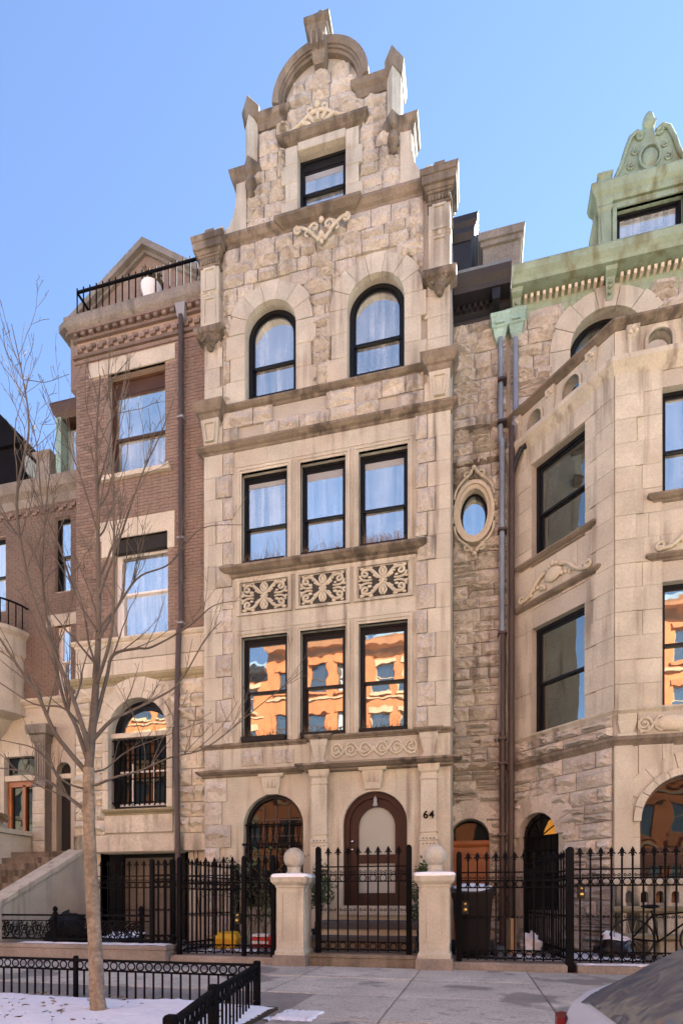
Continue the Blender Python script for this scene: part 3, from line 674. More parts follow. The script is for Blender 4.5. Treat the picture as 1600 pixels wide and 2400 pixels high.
# arched ground-floor window with a bellied grille
lw = part(H, 'window', 'black_paint', lambda q: q.ring(archpts(*LWIN, 24), archpts(LWIN[0]+.07, LWIN[1]-.07, LWIN[2]+.07, LWIN[3], 24), .15, .25))
part(lw, 'pane', 'pane_dark', lambda q: q.prism(archpts(LWIN[0]+.06, LWIN[1]-.06, LWIN[2]+.06, LWIN[3], 24), .22, .23))
part(lw, 'muntin', 'pipe_brown', lambda q: [q.box(x-.012, x+.012, .195, .215, 1.1, 3.15) for x in (-4.5, -4.22, -3.92)]+[q.box(-4.8, -3.65, .195, .214, z-.012, z+.012) for z in (1.6, 2.05, 2.5, 2.85)])
for k in range(9):
    x = LWIN[0]+.10+k*(LWIN[1]-LWIN[0]-.2)/8
    part(lw, 'grille_bar', 'iron', lambda q: q.tube([(x, .08, 2.80), (x, .07, 2.55), (x+.01, -.10, 2.30), (x+.02, -.22, 1.95), (x+.02, -.24, 1.6), (x+.01, -.2, 1.3), (x, .05, 1.05)], .014, 6), F0, True)
for y0_, z0_, h_ in ((-.125, 2.27, .05), (.05, 2.72, .03), (-.24, 1.58, .04)): part(lw, 'grille_rail', 'iron', lambda q: q.box(LWIN[0]+.02, LWIN[1]-.02, y0_, y0_+.03, z0_, z0_+h_))
# service door in the recess
sdx = archpts(-.56, .29, .14, 2.46, 18)
sv = part(H, 'service_door', 'oak', lambda q: q.box(-.56, .29, .14, .2, .14, 2.36).ring(rect(-.50, .23, .3, 2.2), rect(-.42, .15, .38, 2.12), .10, .15).ring(rect(-.36, .09, 1.05, 2.05), rect(-.31, .04, 1.10, 2.0), .11, .15).mould(-.56, .29, .2, .12, [(2.28, .0), (2.34, .03), (2.42, .04)], False), FR)
part(sv, 'fanlight', 'pane_dark', lambda q: q.prism(archpts(-.60, .33, 2.40, 2.46, 18), .301, .32), FR)
voussoirs(H, FR, -.135, 2.46, .43, .36, -.10, .05, 5, 12, 168, 'rock_stone')
# oval window
ell = lambda rx, rz, n_=32: [(-.04+rx*math.cos(2*math.pi*i/n_), 9.56+rz*math.sin(2*math.pi*i/n_)) for i in range(n_)]
ov = part(H, 'oval_window', 'black_paint', lambda q: q.ring(ell(.30, .52), ell(.24, .46), .08, .18), FR)
part(ov, 'pane', 'pane', lambda q: q.prism(ell(.25, .47), .14, .15), FR)
part(ov, 'stone_surround', 'carved_stone', lambda q: q.ring(ell(.43, .68), ell(.36, .60), -.15, .02).ring(ell(.37, .61), ell(.29, .51), -.11, .03), FR)
def ovc(q, szs):
    c = -.04
    for sx in (-1, 1):
        for sz in szs:
            tube2(q, spiral(c+sx*.14, 9.56+sz*.80, .085, 1.2, R(-90*sz), sx*sz, 10), -.15, .03, .018)
            tube2(q, spiral(c+sx*.46, 9.56+sz*.12, .06, 1.2, R(90*sz), sx*sz, 10), -.12, .028, .015)
            tube2(q, [(c+sx*x, 9.56+sz*z) for x, z in bez((.42, .3), (.40, .62), (.2, .68), (.05, .84), 8)], -.15, .03)
    for sz in szs:
        q.sphere((c, -.15, 9.56+sz*.93), .055, 8, 5); q.sphere((c-.06, -.15, 9.56+sz*.86), .04, 7, 4); q.sphere((c+.06, -.15, 9.56+sz*.86), .04, 7, 4)
for sz_ in (-1, 1): part(ov, 'carving', 'carved_stone', lambda q: ovc(q, (sz_,)), FR, True, 60)
# black cornice over the recess, gutter, and the eaves of the roof behind
kc = part(H, 'cornice', 'cornice_black', lambda q: q.mould(-.47, .70, .3, 0, [(13.72, .02), (13.80, .05), (13.84, .05), (13.88, .12), (14.0, .14), (14.02, .45), (14.10, .48), (14.2, .56), (14.30, .60)], False), FR)
part(kc, 'bracket', 'cornice_black', lambda q: [q.prism([(x-.07, 13.78), (x+.07, 13.78), (x+.09, 14.02), (x-.09, 14.02)], -.42, -.05) for x in (.42,)], FR)
for i in range(6): part(kc, 'dentil', 'cornice_black', lambda q: q.box(-.40+.12*i, -.34+.12*i, -.22, -.1, 13.9, 14.0), FR)
part(kc, 'gutter', 'slate_blue', lambda q: q.mould(-.47, .72, .4, 0, [(14.301, .60), (14.34, .62), (14.62, .25)], False), FR)
part(H, 'eaves', 'cornice_black', lambda q: q.box(-.5, -.1, 1.2, 4, 14.2, 16.0).mould(-.5, -.12, 4.0, 1.2, [(15.5, .02), (15.6, .10), (15.7, .11), (15.78, .16), (15.9, .17)]))
part(H, 'chimney', 'grey_stone', lambda q: q.box(.16, .98, 2.2, 3.4, 14.0, 16.45).mould(.16, .98, 3.4, 2.2, [(16.35, .0), (16.36, .05), (16.45, .06), (16.46, .1), (16.62, .12), (16.64, .1)]).box(.06, .16, 2.35, 3.4, 14, 16.1).lathe(.6, 2.6, [(.16, 16.6), (.17, 16.75), (.1, 16.86), (.03, 16.9)], 12))
part(H, 'party_wall', 'slate_blue', lambda q: q.box(-.45, .74, 1.9, 9, 13.6, 14.5))
# downpipe of this house
def pipe(parent, pts, r, m, name='downpipe', n=8):
    return part(parent, name, m, lambda q: q.tube(pts, r, n), F0, True, 50)
PYX = PX(1172, 1.15)
dp = pipe(H, [(PYX, 1.12, 13.15), (PYX, 1.12, 10.9)], .055, 'pipe_blue'); pipe(H, [(PYX+.03, 1.10, 10.95), (PYX+.03, 1.10, 4.7)], .06, 'pipe_blue'); pipe(H, [(PYX+.04, 1.10, 6.8), (PYX+.04, 1.10, .1)], .066, 'pipe_brown')
part(dp, 'leader_head', 'verdigris', lambda q: q.mould(PYX-.12, PYX+.10, 1.28, 1.12, [(13.1, -.05), (13.2, 0), (13.34, .03), (13.36, .06), (13.55, .07), (13.58, .09), (13.64, .09)]).box(PYX-.1, PYX+.08, 1.02, 1.1, 13.40, 13.46))
for z in (12.2, 11.3, 9.0, 6.8, 4.55, 4.02, 2.5): part(dp, 'pipe_clip', 'pipe_brown', lambda q: q.box(PYX-.06, PYX+.13, 1.0, 1.2, z-.025, z+.025))
# stoop
st = part(H, 'stoop', 'smooth_stone', lambda q: q.box(-2.98, -1.06, -1.0, -.2, .1, .56))
for x0, x1, y0, y1, z0, z1, m in ((-3.0, -1.04, -1.06, -.2, .56, .70, 'bluestone'), (-2.98, -1.06, -1.34, -1.0, .14, .34, 'old_stone'), (-3.0, -1.04, -1.40, -.98, .34, .44, 'bluestone'), (-3.0, -1.04, -1.72, -1.35, .12, .22, 'bluestone')):
    part(st, 'step', m, lambda q: q.mould(x0, x1, y1, y0, [(z0, 0), (z1-.02, 0), (z1, -.015)]))
part(st, 'gate_sill', 'old_stone', lambda q: q.mould(PX(726,-2.3), PX(978,-2.3), -2.0, -2.33, [(-.03, 0), (.14, 0), (.15, .02), (.20, .02), (.21, 0)]))
part(H, 'parapet', 'smooth_stone', lambda q: q.box(-3.36, -.492, -.155, -.001, 3.8, 4.42))

# ================================================================== brick house on the left
FL = Frame((0, .15, 0))
B = thing('brick_townhouse', (-7.5, .8, 0), 'brown brick townhouse with roof terrace railing and stone base, behind the bare tree', 'house')
BW = (-8.36, -6.87, 10.98, 13.36); BW2 = (-8.22, -6.80, 7.18, 9.50); BA = (-8.26, -6.77, 3.22, 4.98)
part(B, 'wall', 'brick_mortar', lambda q: q.slab(rect(-9.2, -5.83, 7.0, 14.5), [rect(*BW), rect(*BW2)], 0, .34), FL)
part(B, 'wall', 'mortar', lambda q: q.slab(rect(-9.2, -5.83, 2.2, 7.0), [archpts(*BA, 24)], 0, .34), FL)
part(B, 'basement_wall', 'left_stone', lambda q: q.slab(rect(-9.2, -5.83, 0, 2.2), [rect(-8.55, -6.42, .13, 2.19)], 0.1, .34), FL)
part(B, 'side_wall', 'brick', lambda q: q.box(-9.2, -9.1, .5, 10, 0, 14.5).box(-5.95, -5.84, .5, 10, 0, 14.5))
part(B, 'roof', 'grey_stone', lambda q: q.box(-9.19, -5.85, .5, 10, 14.3, 14.52))
# bricks
bl = []; z = 7.18; k = 0
hh = [Hole(*BW[:2], BW[2], BW[3]), Hole(-8.5, -6.68, 9.1, 9.92), Hole(*BW2[:2], BW2[2], BW2[3]), Hole(-8.85, -6.6, 13.36, 13.70)]
while z < 13.74:
    iv = [(-9.19, -5.84)]
    for ho in hh:
        sp = ho.span(z, z+.07)
        if sp: iv = [(a, min(b_, sp[0])) for a, b_ in iv if a < sp[0]]+[(max(a, sp[1]), b_) for a, b_ in iv if b_ > sp[1]]
    for a, b_ in iv:
        x = a; first = True
        while x < b_-.01:
            wd = .105 if (first and k % 2) else .21; wd = min(wd, b_-x); bl.append((x, x+wd, z, z+.073)); x += wd; first = False
    z += .073; k += 1
bl.sort(key=lambda q: (-(q[1]-q[0]), rng.random()))
for rc in bl[:300]: block(B, FL, *rc, 0, 'brick', .014*rng.uniform(.8, 1.2), .011, 'brick', True)
bb = MB()
for a, b_, z0, z1 in bl[300:]:
    if b_-a > .02: bb.box(a+.005, b_-.005, .0-rng.uniform(.010, .016), .004, z0+.005, z1-.005)
tag(bb.build('bricks', 'brick', B, FL), kind='stuff')
# stone base
lots = []
put(courses(2.62, 6.08, .30, .42, (-9.19, -5.84), [Hole(BA[0], BA[1], BA[2]-.55, BA[3], .745, .14)], .35, .6, .1), FL, 0, 'left_stone', .2)
lay(B, lots)
for z0, z1 in ((6.30, 6.66), (6.67, 7.03)):
    x = -9.19
    while x < -5.85:
        wd = min(rng.uniform(.6, 1.0), -5.84-x); block(B, FL, x, x+wd, z0, z1, 0, 'left_stone', .05, .006, 'ashlar_block', True); x += wd
LB = dict(parent=B, fr=FL)
belt(-9.22, -5.84, 7.03, 7.18, .10, m='left_stone', **LB); belt(-9.22, -5.84, 6.08, 6.30, .13, m='moss_stone', **LB)
voussoirs(B, FL, -7.515, 4.98, .745, .16, -.13, .05, 9, m='left_stone')
voussoirs(B, FL, -7.515, 4.98, .92, .30, -.10, .05, 9, m='left_stone')
for sx, e in ((-1, BA[0]), (1, BA[1])):
    for i in range(4):
        xs = sorted((e, e+sx*.15)); block(B, FL, *xs, 3.2+.445*i, 3.2+.445*(i+1), 0, 'left_stone', .13, .006, 'jamb_block', True)
part(B, 'stained_panel', 'drip_stone', lambda q: q.box(-8.4, -6.65, -.06, .02, 2.66, 3.06), FL)
belt(-8.55, -6.60, 3.06, 3.2, .14, m='moss_stone', name='sill', **LB)
part(B, 'slab_lintel', 'drip_stone', lambda q: q.box(-9.2, -5.84, -.10, .05, 2.22, 2.60), FL)
# upper windows
part(B, 'lintel', 'left_stone', lambda q: q.box(-8.84, -6.61, -.03, .05, 13.36, 13.70), FL)
part(B, 'lintel', 'left_stone', lambda q: q.prism([(-8.66, 9.92), (-8.66, 9.5), (-8.50, 9.5), (-8.50, 9.1), (BW2[0], 9.1), (BW2[0], 9.5), (BW2[1], 9.5), (BW2[1], 9.1), (-6.62, 9.1), (-6.62, 9.92)], -.03, .05), FL)
part(B, 'sill', 'left_stone', lambda q: q.box(-8.5, -6.72, -.10, .05, 10.86, 10.96).tube([(-6.80, -.1, 10.93), (-6.72, -.1, 10.95)], .05), FL)
sash_window(B, FL, *BW, yr=.18, fm='brown_wood', split=.42, head=.3, blind=0, pm='pane')
sash_window(B, FL, *BW2, yr=.18, fm='white_paint', split=.48, head=.22, pm='pane')
part(B, 'shutter_box', 'dark_room', lambda q: q.box(BW2[0], BW2[1], .05, .17, 9.2, 9.5), FL)
# arched window with grille
aw = part(B, 'window', 'black_paint', lambda q: q.ring(archpts(*BA, 24), archpts(BA[0]+.08, BA[1]-.08, BA[2]+.06, BA[3], 24), .14, .24), FL)
part(aw, 'transom', 'left_stone', lambda q: q.box(BA[0], BA[1], -.02, .2, 4.86, 4.97), FL)
part(aw, 'fanlight', 'pane_warm', lambda q: q.prism(archpts(BA[0]+.20, BA[1]-.07, 4.98, 4.99, 20, .52), .19, .2), FL)
part(aw, 'pane', 'pane_dark', lambda q: q.box(BA[0]+.06, BA[1]-.06, .2, .21, 3.25, 4.88), FL)
part(aw, 'muntin', 'white_paint', lambda q: q.box(-7.83, -7.80, .17, .19, 3.3, 4.3).box(-7.27, -7.24, .17, .19, 3.3, 4.3).box(-8.15, -6.85, .17, .191, 4.08, 4.12).box(-8.15, -6.85, .17, .191, 3.3, 3.35), FL)
for k in range(11):
    x = BA[0]+.10+k*.13; part(aw, 'grille_bar', 'iron', lambda q: bar(q, (x, -.02, 3.28), (x, -.02, 4.82), .026), FL)
for z in (3.36, 3.9, 4.45, 4.80): part(aw, 'grille_rail', 'iron', lambda q: q.box(BA[0]+.02, BA[1]-.02, -.01, .012, z-.015, z+.015), FL)
# corbelled brick cornice
for z0, z1, o in ((13.76, 13.83, .035), (13.88, 13.95, .06), (14.27, 14.33, .07), (14.43, 14.49, .13)):
    part(B, 'brick_course', 'brick', lambda q: q.box(-9.2-o, -5.84, -o, .02, z0, z1), FL)
dm = MB().box(0, .10, -.12, .0, 0, .075).mesh('dentil', 'brick'); tm = MB().prism([(0, 0), (.13, 0), (.13, .07), (.21, .07), (.21, .14), (.08, .14), (.08, .07), (0, .07)], -.055, 0).mesh('step_brick', 'brick')
for k in range(16): inst('dentil', dm, B, FL.M @ Matrix.Translation((-9.2+.21*k, 0, 14.345)))
for k in range(12): inst('step_brick', tm, B, FL.M @ Matrix.Translation((-9.15+.275*k, 0, 14.02)))
part(B, 'coping', 'grey_stone', lambda q: q.mould(-9.2, -5.86, .6, 0, [(14.49, .10), (14.56, .18), (14.66, .2), (14.76, .2), (14.78, .18)]), FL)
# terrace railing
rl = part(B, 'railing', 'iron', lambda q: bar(bar(bar(q, (-9.22, .05, 15.56), (-5.92, .05, 15.56), .045), (-9.22, .05, 14.86), (-5.92, .05, 14.86), .03), (-9.22, .05, 15.56), (-9.22, 1.0, 15.56), .04), FL)
for k in range(20):
    x = -9.22+k*.1735; part(rl, 'baluster', 'iron', lambda q: bar(q, (x, .05, 14.7), (x, .05, 15.66), .022), FL)
# set-back pediment
GP = Frame((0, 1.3, 0)); ax, az = -8.08, 17.62
part(B, 'pediment_wall', 'brick', lambda q: q.prism([(ax-2.2, 14.4), (ax+2.22, 14.4), (ax+2.22, az-.2-2.22*.7), (ax, az-.2), (ax-2.2, az-.2-2.2*.7)], 0, .3), GP)
for sx in (-1, 1):
    part(B, 'raking_cornice', 'grey_stone', lambda q: q.prism([(ax, az), (ax+sx*2.4, az-2.4*.7), (ax+sx*2.4, az-2.4*.7-.17), (ax, az-.17)], -.2, .3).prism([(ax, az-.17), (ax+sx*2.3, az-2.3*.7-.17), (ax+sx*2.3, az-2.3*.7-.26), (ax, az-.26)], -.08, .2), GP)
# downpipe
dpx = -6.42
d_ = pipe(B, [(dpx, .05, 14.2), (dpx, .05, 7.3), (dpx-.04, .02, 7.1), (dpx-.05, -.06, 5.0), (dpx, -.06, .3)], .062, 'pipe_brown')
part(d_, 'leader_head', 'grey_metal', lambda q: q.mould(dpx-.09, dpx+.09, .15, .02, [(14.1, -.04), (14.2, 0), (14.42, .03), (14.45, .03)]))
for z in (11.9, 9.2, 7.3, 5.0, 3.2): part(d_, 'pipe_clip', 'grey_metal', lambda q: q.box(dpx-.08, dpx+.08, -.02, .14, z-.02, z+.02))
pipe(B, [(-9.27, .35, 14.2), (-9.27, .35, 7.2), (-9.27, .3, 3)], .075, 'cornice_black')
for (x0, x1, s0) in ((-6.1, -6.0, 3), (-6.45, -6.0, 9)):
    r = random.Random(s0); part(B, 'cable', 'iron', lambda q: q.tube([(x0+(x1-x0)*t/9+r.uniform(-.02, .02), -.0, 4.8-.47*t) for t in range(10)], .008, 4), FL)
# basement door
bd = part(B, 'basement_door', 'grey_stone', lambda q: q.box(-8.5, -7.2, .9, 1.0, .13, 2.15), FL)
part(B, 'basement_recess', 'dark_room', lambda q: q.box(-8.6, -6.4, 1.0, 1.1, .1, 2.25).box(-8.62, -8.55, .1, 1.1, .1, 2.25).box(-6.42, -6.35, .1, 1.1, .1, 2.25), FL)
# recessed entrance bay of the brick house
ew = part(B, 'entrance_wall', 'left_stone', lambda q: q.slab(rect(-14.5, -9.15, 0, 6.4), [rect(-12.36, -11.27, 2.30, 4.95), archpts(-10.72, -10.28, 2.3, 4.5, 14)], 0, .3), FR)
part(B, 'entrance_wall', 'brick_mortar', lambda q: q.slab(rect(-14.5, -9.15, 6.4, 12.0), [rect(-10.75, -10.28, 9.2, 11.15), rect(-10.72, -10.28, 5.9+.6, 8.3), rect(-13.6, -12.3, 8.9, 10.9)], 0, .3), FR)
bb = MB(); z = 6.4; k = 0
hh = [Hole(-10.75, -10.28, 9.2, 11.15), Hole(-10.72, -10.28, 6.4, 8.3), Hole(-13.6, -12.3, 8.9, 10.9)]
while z < 11.7:
    iv = [(-14, -9.2)]
    for ho in hh:
        sp = ho.span(z, z+.07)
        if sp: iv = [(a, min(b_, sp[0])) for a, b_ in iv if a < sp[0]]+[(max(a, sp[1]), b_) for a, b_ in iv if b_ > sp[1]]
    for a, b_ in iv:
        x = a-(.1 if k % 2 else 0)
        while x < b_: bb.box(max(a, x)+.005, min(x+.21, b_)-.005, -rng.uniform(.01, .016), .004, z+.005, z+.068); x += .21
    z += .073; k += 1
tag(bb.build('bricks', 'brick', B, FR), kind='stuff')
sash_window(B, FR, -10.75, -10.28, 9.2, 11.15, yr=.1, fm='black_paint', ft=.05); sash_window(B, FR, -10.72, -10.28, 6.5, 8.3, yr=.1, fm='white_paint', ft=.05)
sash_window(B, FR, -13.6, -12.3, 8.9, 10.9, yr=.1)
part(B, 'lintel', 'left_stone', lambda q: q.box(-11.0, -10.1, -.03, .05, 8.3, 8.6), FR)
part(B, 'cornice', 'grey_stone', lambda q: q.mould(-14, -9.2, .3, 0, [(11.55, .02), (11.7, .06), (11.75, .06), (11.85, .2), (12.0, .26), (12.1, .26)], False), FR)
for k in range(18): inst('step_brick', tm, B, FR.M @ Matrix.Translation((-13.9+.275*k, 0, 11.3)))
pd = part(B, 'entrance_door', 'oak', lambda q: q.ring(rect(-12.34, -11.29, 2.3, 4.3), rect(-12.22, -11.41, 2.45, 4.15), .1, .2).box(-11.86, -11.77, .1, .2, 2.4, 4.2), FR)
part(pd, 'pane', 'pane_dark', lambda q: q.box(-12.25, -11.4, .17, .18, 2.4, 4.2), FR)
part(pd, 'transom_light', 'pane_dark', lambda q: q.box(-12.34, -11.29, .15, .16, 4.45, 4.95), FR)
part(pd, 'transom_bar', 'left_stone', lambda q: q.box(-12.36, -11.27, .02, .2, 4.3, 4.45), FR)
part(B, 'niche', 'dark_room', lambda q: q.prism(archpts(-10.72, -10.28, 2.3, 4.5, 14), .2, .22), FR)
part(B, 'niche_rail', 'left_stone', lambda q: q.box(-10.72, -10.28, .02, .19, 4.3, 4.42), FR)
pc_ = part(B, 'pilaster', 'grey_stone', lambda q: q.box(-11.22, -10.86, -.25, .02, 2.3, 4.1).box(-11.2, -10.88, -.22, .02, 4.1, 5.2).mould(-11.24, -10.84, .02, -.25, [(4.05, 0), (4.1, .03), (4.14, 0)]), FR)
part(pc_, 'capital', 'grey_stone', lambda q: q.mould(-11.2, -10.88, .02, -.22, [(5.2, 0), (5.25, .04), (5.4, .06), (5.42, .14), (5.55, .16), (5.65, .16)]), FR)
part(pc_, 'flute', 'grey_stone', lambda q: [q.box(-11.17+.075*k, -11.14+.075*k, -.245, -.2, 4.2, 5.15) for k in range(4)], FR)
for k in range(5): block(B, FR, -11.23, -10.85, 2.3+.35*k, 2.65+.35*k, -.25, 'left_stone', .05, .01, 'stone_block')
belt(-14, -9.2, 6.2, 6.42, .15, m='left_stone', parent=B, fr=FR, sides=False)
part(B, 'bow_window', 'left_stone', lambda q: q.loft([[(-13.2+r*math.cos(a), 1.3-r*math.sin(a)*.8, z) for a in [math.pi*i/20 for i in range(21)]] for z, r in ((5.2, .4), (5.6, .9), (5.9, 1.1), (6.0, 1.55), (6.06, 1.5), (7.5, 1.5), (7.55, 1.55), (8.0, 1.55), (8.1, 1.65), (8.2, 1.65))]), F0, True, 30)
rb = part(B, 'balcony_rail', 'iron', lambda q: q.tube([(-13.2+1.6*math.cos(a), 1.3-1.28*math.sin(a), 8.85) for a in [math.pi*i/20 for i in range(21)]], .025, 6), F0, True)
for k in range(24):
    a = math.pi*k/23; x, y = -13.2+1.6*math.cos(a), 1.3-1.28*math.sin(a); part(rb, 'baluster', 'iron', lambda q: bar(q, (x, y, 8.2), (x, y, 8.85), .02))
# stoop: steps and sloping cheek walls
sp = part(B, 'stoop', 'left_stone', lambda q: q.loft([[(-9.28, y, z) for y, z in pts] if k == 0 else [(-9.0, y, z) for y, z in pts] for k, pts in enumerate([[(1.3, .1), (1.3, 2.28), (.1, 2.22), (-2.42, .94), (-2.42, .1)]]*2)]))
part(sp, 'coping', 'left_stone', lambda q: q.loft([[(x, y, z) for y, z in ((.25, 2.30), (.1, 2.31), (-2.48, 1.0), (-2.48, .90), (.1, 2.20), (.25, 2.20))] for x in (-9.36, -8.94)]))
part(sp, 'cheek_wall', 'left_stone', lambda q: q.loft([[(x, y, z) for y, z in ((1.3, .1), (1.3, 2.75), (-.4, 2.75), (-2.42, 1.6), (-2.42, .1))] for x in (-11.6, -11.3)]))
part(sp, 'coping', 'left_stone', lambda q: q.loft([[(x, y, z) for y, z in ((1.3, 2.76), (1.3, 2.88), (-.42, 2.88), (-2.48, 1.72), (-2.48, 1.58), (-.42, 2.76))] for x in (-11.68, -11.22)]))
for k in range(10):
    z = 2.3-.165*k; part(sp, 'step', 'old_stone', lambda q: q.mould(-11.32, -9.26, (1.3 if k == 0 else .45-.29*(k-1)), .45-.29*k-.03, [(max(.1, z-.3), 0), (z-.03, 0), (z-.028, .012), (z, .012)]))
# mansard of the far-left bay
ms = part(B, 'mansard', 'slate_blue', lambda q: q.loft([[(-14, y, z) for y, z in ((1.2, 12.05), (1.9, 12.7), (8, 12.7), (8, 12.05))], [(-9.25, y, z) for y, z in ((1.2, 12.05), (1.9, 12.7), (8, 12.7), (8, 12.05))]]))
part(ms, 'dormer', 'iron', lambda q: q.box(-13.3, -11.75, 1.35, 3.5, 12.1, 13.3).prism([(-13.45, 13.3), (-11.6, 13.3), (-12.5, 14.25)], 1.25, 3.4))
part(ms, 'chimney', 'grey_stone', lambda q: q.box(-11.25, -10.85, 1.2, 1.7, 12.1, 12.75).mould(-11.25, -10.85, 1.7, 1.2, [(12.7, 0), (12.78, .07), (12.85, .08)]))
gd = part(ms, 'dormer', 'verdigris', lambda q: q.box(-10.65, -10.5, 1.2, 3.2, 12.1, 13.75).box(-10.5, -9.4, 2.0, 3.2, 12.1, 13.7))
part(gd, 'pane', 'pane', lambda q: q.box(-10.48, -9.6, 1.45, 1.47, 12.2, 13.5)); part(gd, 'cap', 'brown_wood', lambda q: q.mould(-10.6, -9.4, 3.2, 1.25, [(13.65, .02), (13.75, .1), (13.95, .16), (14.0, .16)]))

# ================================================================== right house with the green cornice
G = thing('bay_townhouse', (4.0, 1.0, 0), 'beige stone townhouse with angled bay, balustrade and pale green cornice', 'house')
FB = Frame((.70, 1.3, 0), R(-45)); FF = Frame((0, -.43, 0)); LB2 = 2.447; XF0, XF1 = 2.43, 5.60
U = (.61, 1.86, 8.14, 10.12); LW = (.61, 1.85, 4.53, 6.73); GA = (.32, 1.26, .9, 2.42)
part(G, 'bay_side', 'mortar', lambda q: q.slab(rect(0, LB2, 0, 10.8), [rect(*U), rect(*LW), archpts(*GA, 20)], 0.0, .3), FB)
FU = (3.2, 4.83, 8.27, 10.17); FLW = (3.2, 4.83, 4.53, 6.73); FD = (2.84, 4.46, .3, 2.5)
part(G, 'bay_front', 'mortar', lambda q: q.slab(rect(XF0, XF1, 0, 10.8), [rect(*FU), rect(*FLW), archpts(*FD, 24)], 0.0, .3), FF)
part(G, 'bay_side', 'smooth_stone', lambda q: q.box(0, 2.447, 0, .3, 0, 10.8), Frame((XF1, -.43, 0), R(45)))
AR = (1.93, 3.37, 11.2, 12.67)
part(G, 'wall', 'mortar', lambda q: q.slab(rect(.69, 7.4, 0, 13.8), [archpts(*AR, 24)], 0.01, .3), FR)
part(G, 'roof', 'cornice_black', lambda q: q.loft([[(.75, y, z) for y, z in ((1.3, 14.2), (2.3, 15.4), (10, 15.4), (10, 13.8))], [(7.35, y, z) for y, z in ((1.3, 14.2), (2.3, 15.4), (10, 15.4), (10, 13.8))]]))
part(G, 'bay_roof', 'grey_stone', lambda q: q.prism([(0, 0), (1, 0)], 0, 1) if 0 else q.loft([[(.75, 1.29, z), (2.45, -.4, z), (5.58, -.4, z), (7.28, 1.29, z)] for z in (10.74, 10.82)]))
part(G, 'back_wall', 'brick', lambda q: q.box(.75, 7.35, 9.8, 10, 0, 14))
lots = []
put(courses(.14, 3.86, .26, .40, (.02, LB2-.03), [Hole(*GA, .47, .12)], .35, .8, .2), FB, 0, 'rock_stone', .17)
put(courses(4.05, 4.43, .18, .2, (.02, LB2-.03), [], .5, .75, 0), FB, 0, 'rock_stone', .17)
put(courses(11.0, 13.74, .24, .36, (.72, 5.2), [Hole(*AR, .72, .33)], .35, .7, .2), FR, 0, 'rock_stone', .18)
lay(G, lots)
def ashlar(fr, x0, x1, z0, z1, holes, h, wlo, whi, y=0.):
    for i, rc in enumerate(courses(z0, z1, h, h+.001, (x0, x1), holes, wlo, whi, 0)):
        block(G, fr, *rc, y, 'smooth_stone', .03*rng.uniform(.8, 1.25), .006, 'ashlar_block', True)
ashlar(FB, 0.0, LB2+.01, 4.53, 10.5, [Hole(*U), Hole(*LW), Hole(*GA)], .43, .34, .75)
ashlar(FF, XF0-.01, XF1, 4.53, 10.5, [Hole(*FU), Hole(*FLW)], .43, .36, .75)
ashlar(FF, XF0-.01, XF1, .14, 3.86, [Hole(FD[0], FD[1], FD[2], FD[3], .81, .0)], .52, .3, .6)
# raised long-and-short corner stones
for i in range(14):
    wd = .46 if i % 2 else .34; z = 4.53+i*.43
    if z > 10.2: break
    block(G, FB, LB2-wd, LB2+.012, z, z+.43, -.012, 'smooth_stone', .045, .006, 'quoin', True); block(G, FF, XF0-.012, XF0+(.34 if i % 2 else .46), z, z+.43, -.012, 'smooth_stone', .045, .006, 'quoin', True)
part(G, 'bay_corner', 'smooth_stone', lambda q: q.box(XF0-.02, XF0+.28, -.066, .02, .14, 3.86), FF)
voussoirs(G, FF, 3.65, 2.5, .81, .12, -.10, .05, 11); voussoirs(G, FF, 3.65, 2.5, .93, .24, -.05, .05, 7)
voussoirs(G, FB, .79, 2.42, .47, .42, -.09, .05, 7, m='rock_stone'); voussoirs(G, FR, 2.65, 12.67, .72, .40, -.11, .05, 7)
for sx, e in ((-1, AR[0]), (1, AR[1])):
    for i in range(3): block(G, FR, *sorted((e, e+sx*(.42, .30, .42)[i])), 11.2+.49*i, 11.2+.49*(i+1), 0, 'smooth_stone', .11, .006, 'jamb_block', True)
GB = dict(parent=G)
def baybelt(z0, z1, out, m='old_stone', name='belt_course'):   # one moulding round facet and front, mitred
    h = z1-z0; pr = [(.02, z0), (out*.3, z0+.15*h), (out*.6, z0+.4*h), (out, z0+.65*h), (out, z1-.05*h), (out*.9, z1), (-.1, z1), (-.1, z0)]
    k = math.tan(R(22.5))
    path = lambda o: [(.70-o*.7071-.02, 1.3-o*.7071+.02), (XF0-o*k, -.43-o), (XF1+o*k, -.43-o), (XF1+1.73+o*.7071, 1.3-o*.7071)]
    b = MB(); b.loft([[(*path(o)[i], z) for o, z in pr] for i in range(4)]); return b.build(name, m, G)
baybelt(3.84, 4.02, .12); baybelt(4.42, 4.53, .08, 'smooth_stone'); baybelt(10.46, 10.76, .18, 'smooth_stone', 'cornice'); baybelt(11.33, 11.46, .14, 'old_stone', 'balustrade_rail')
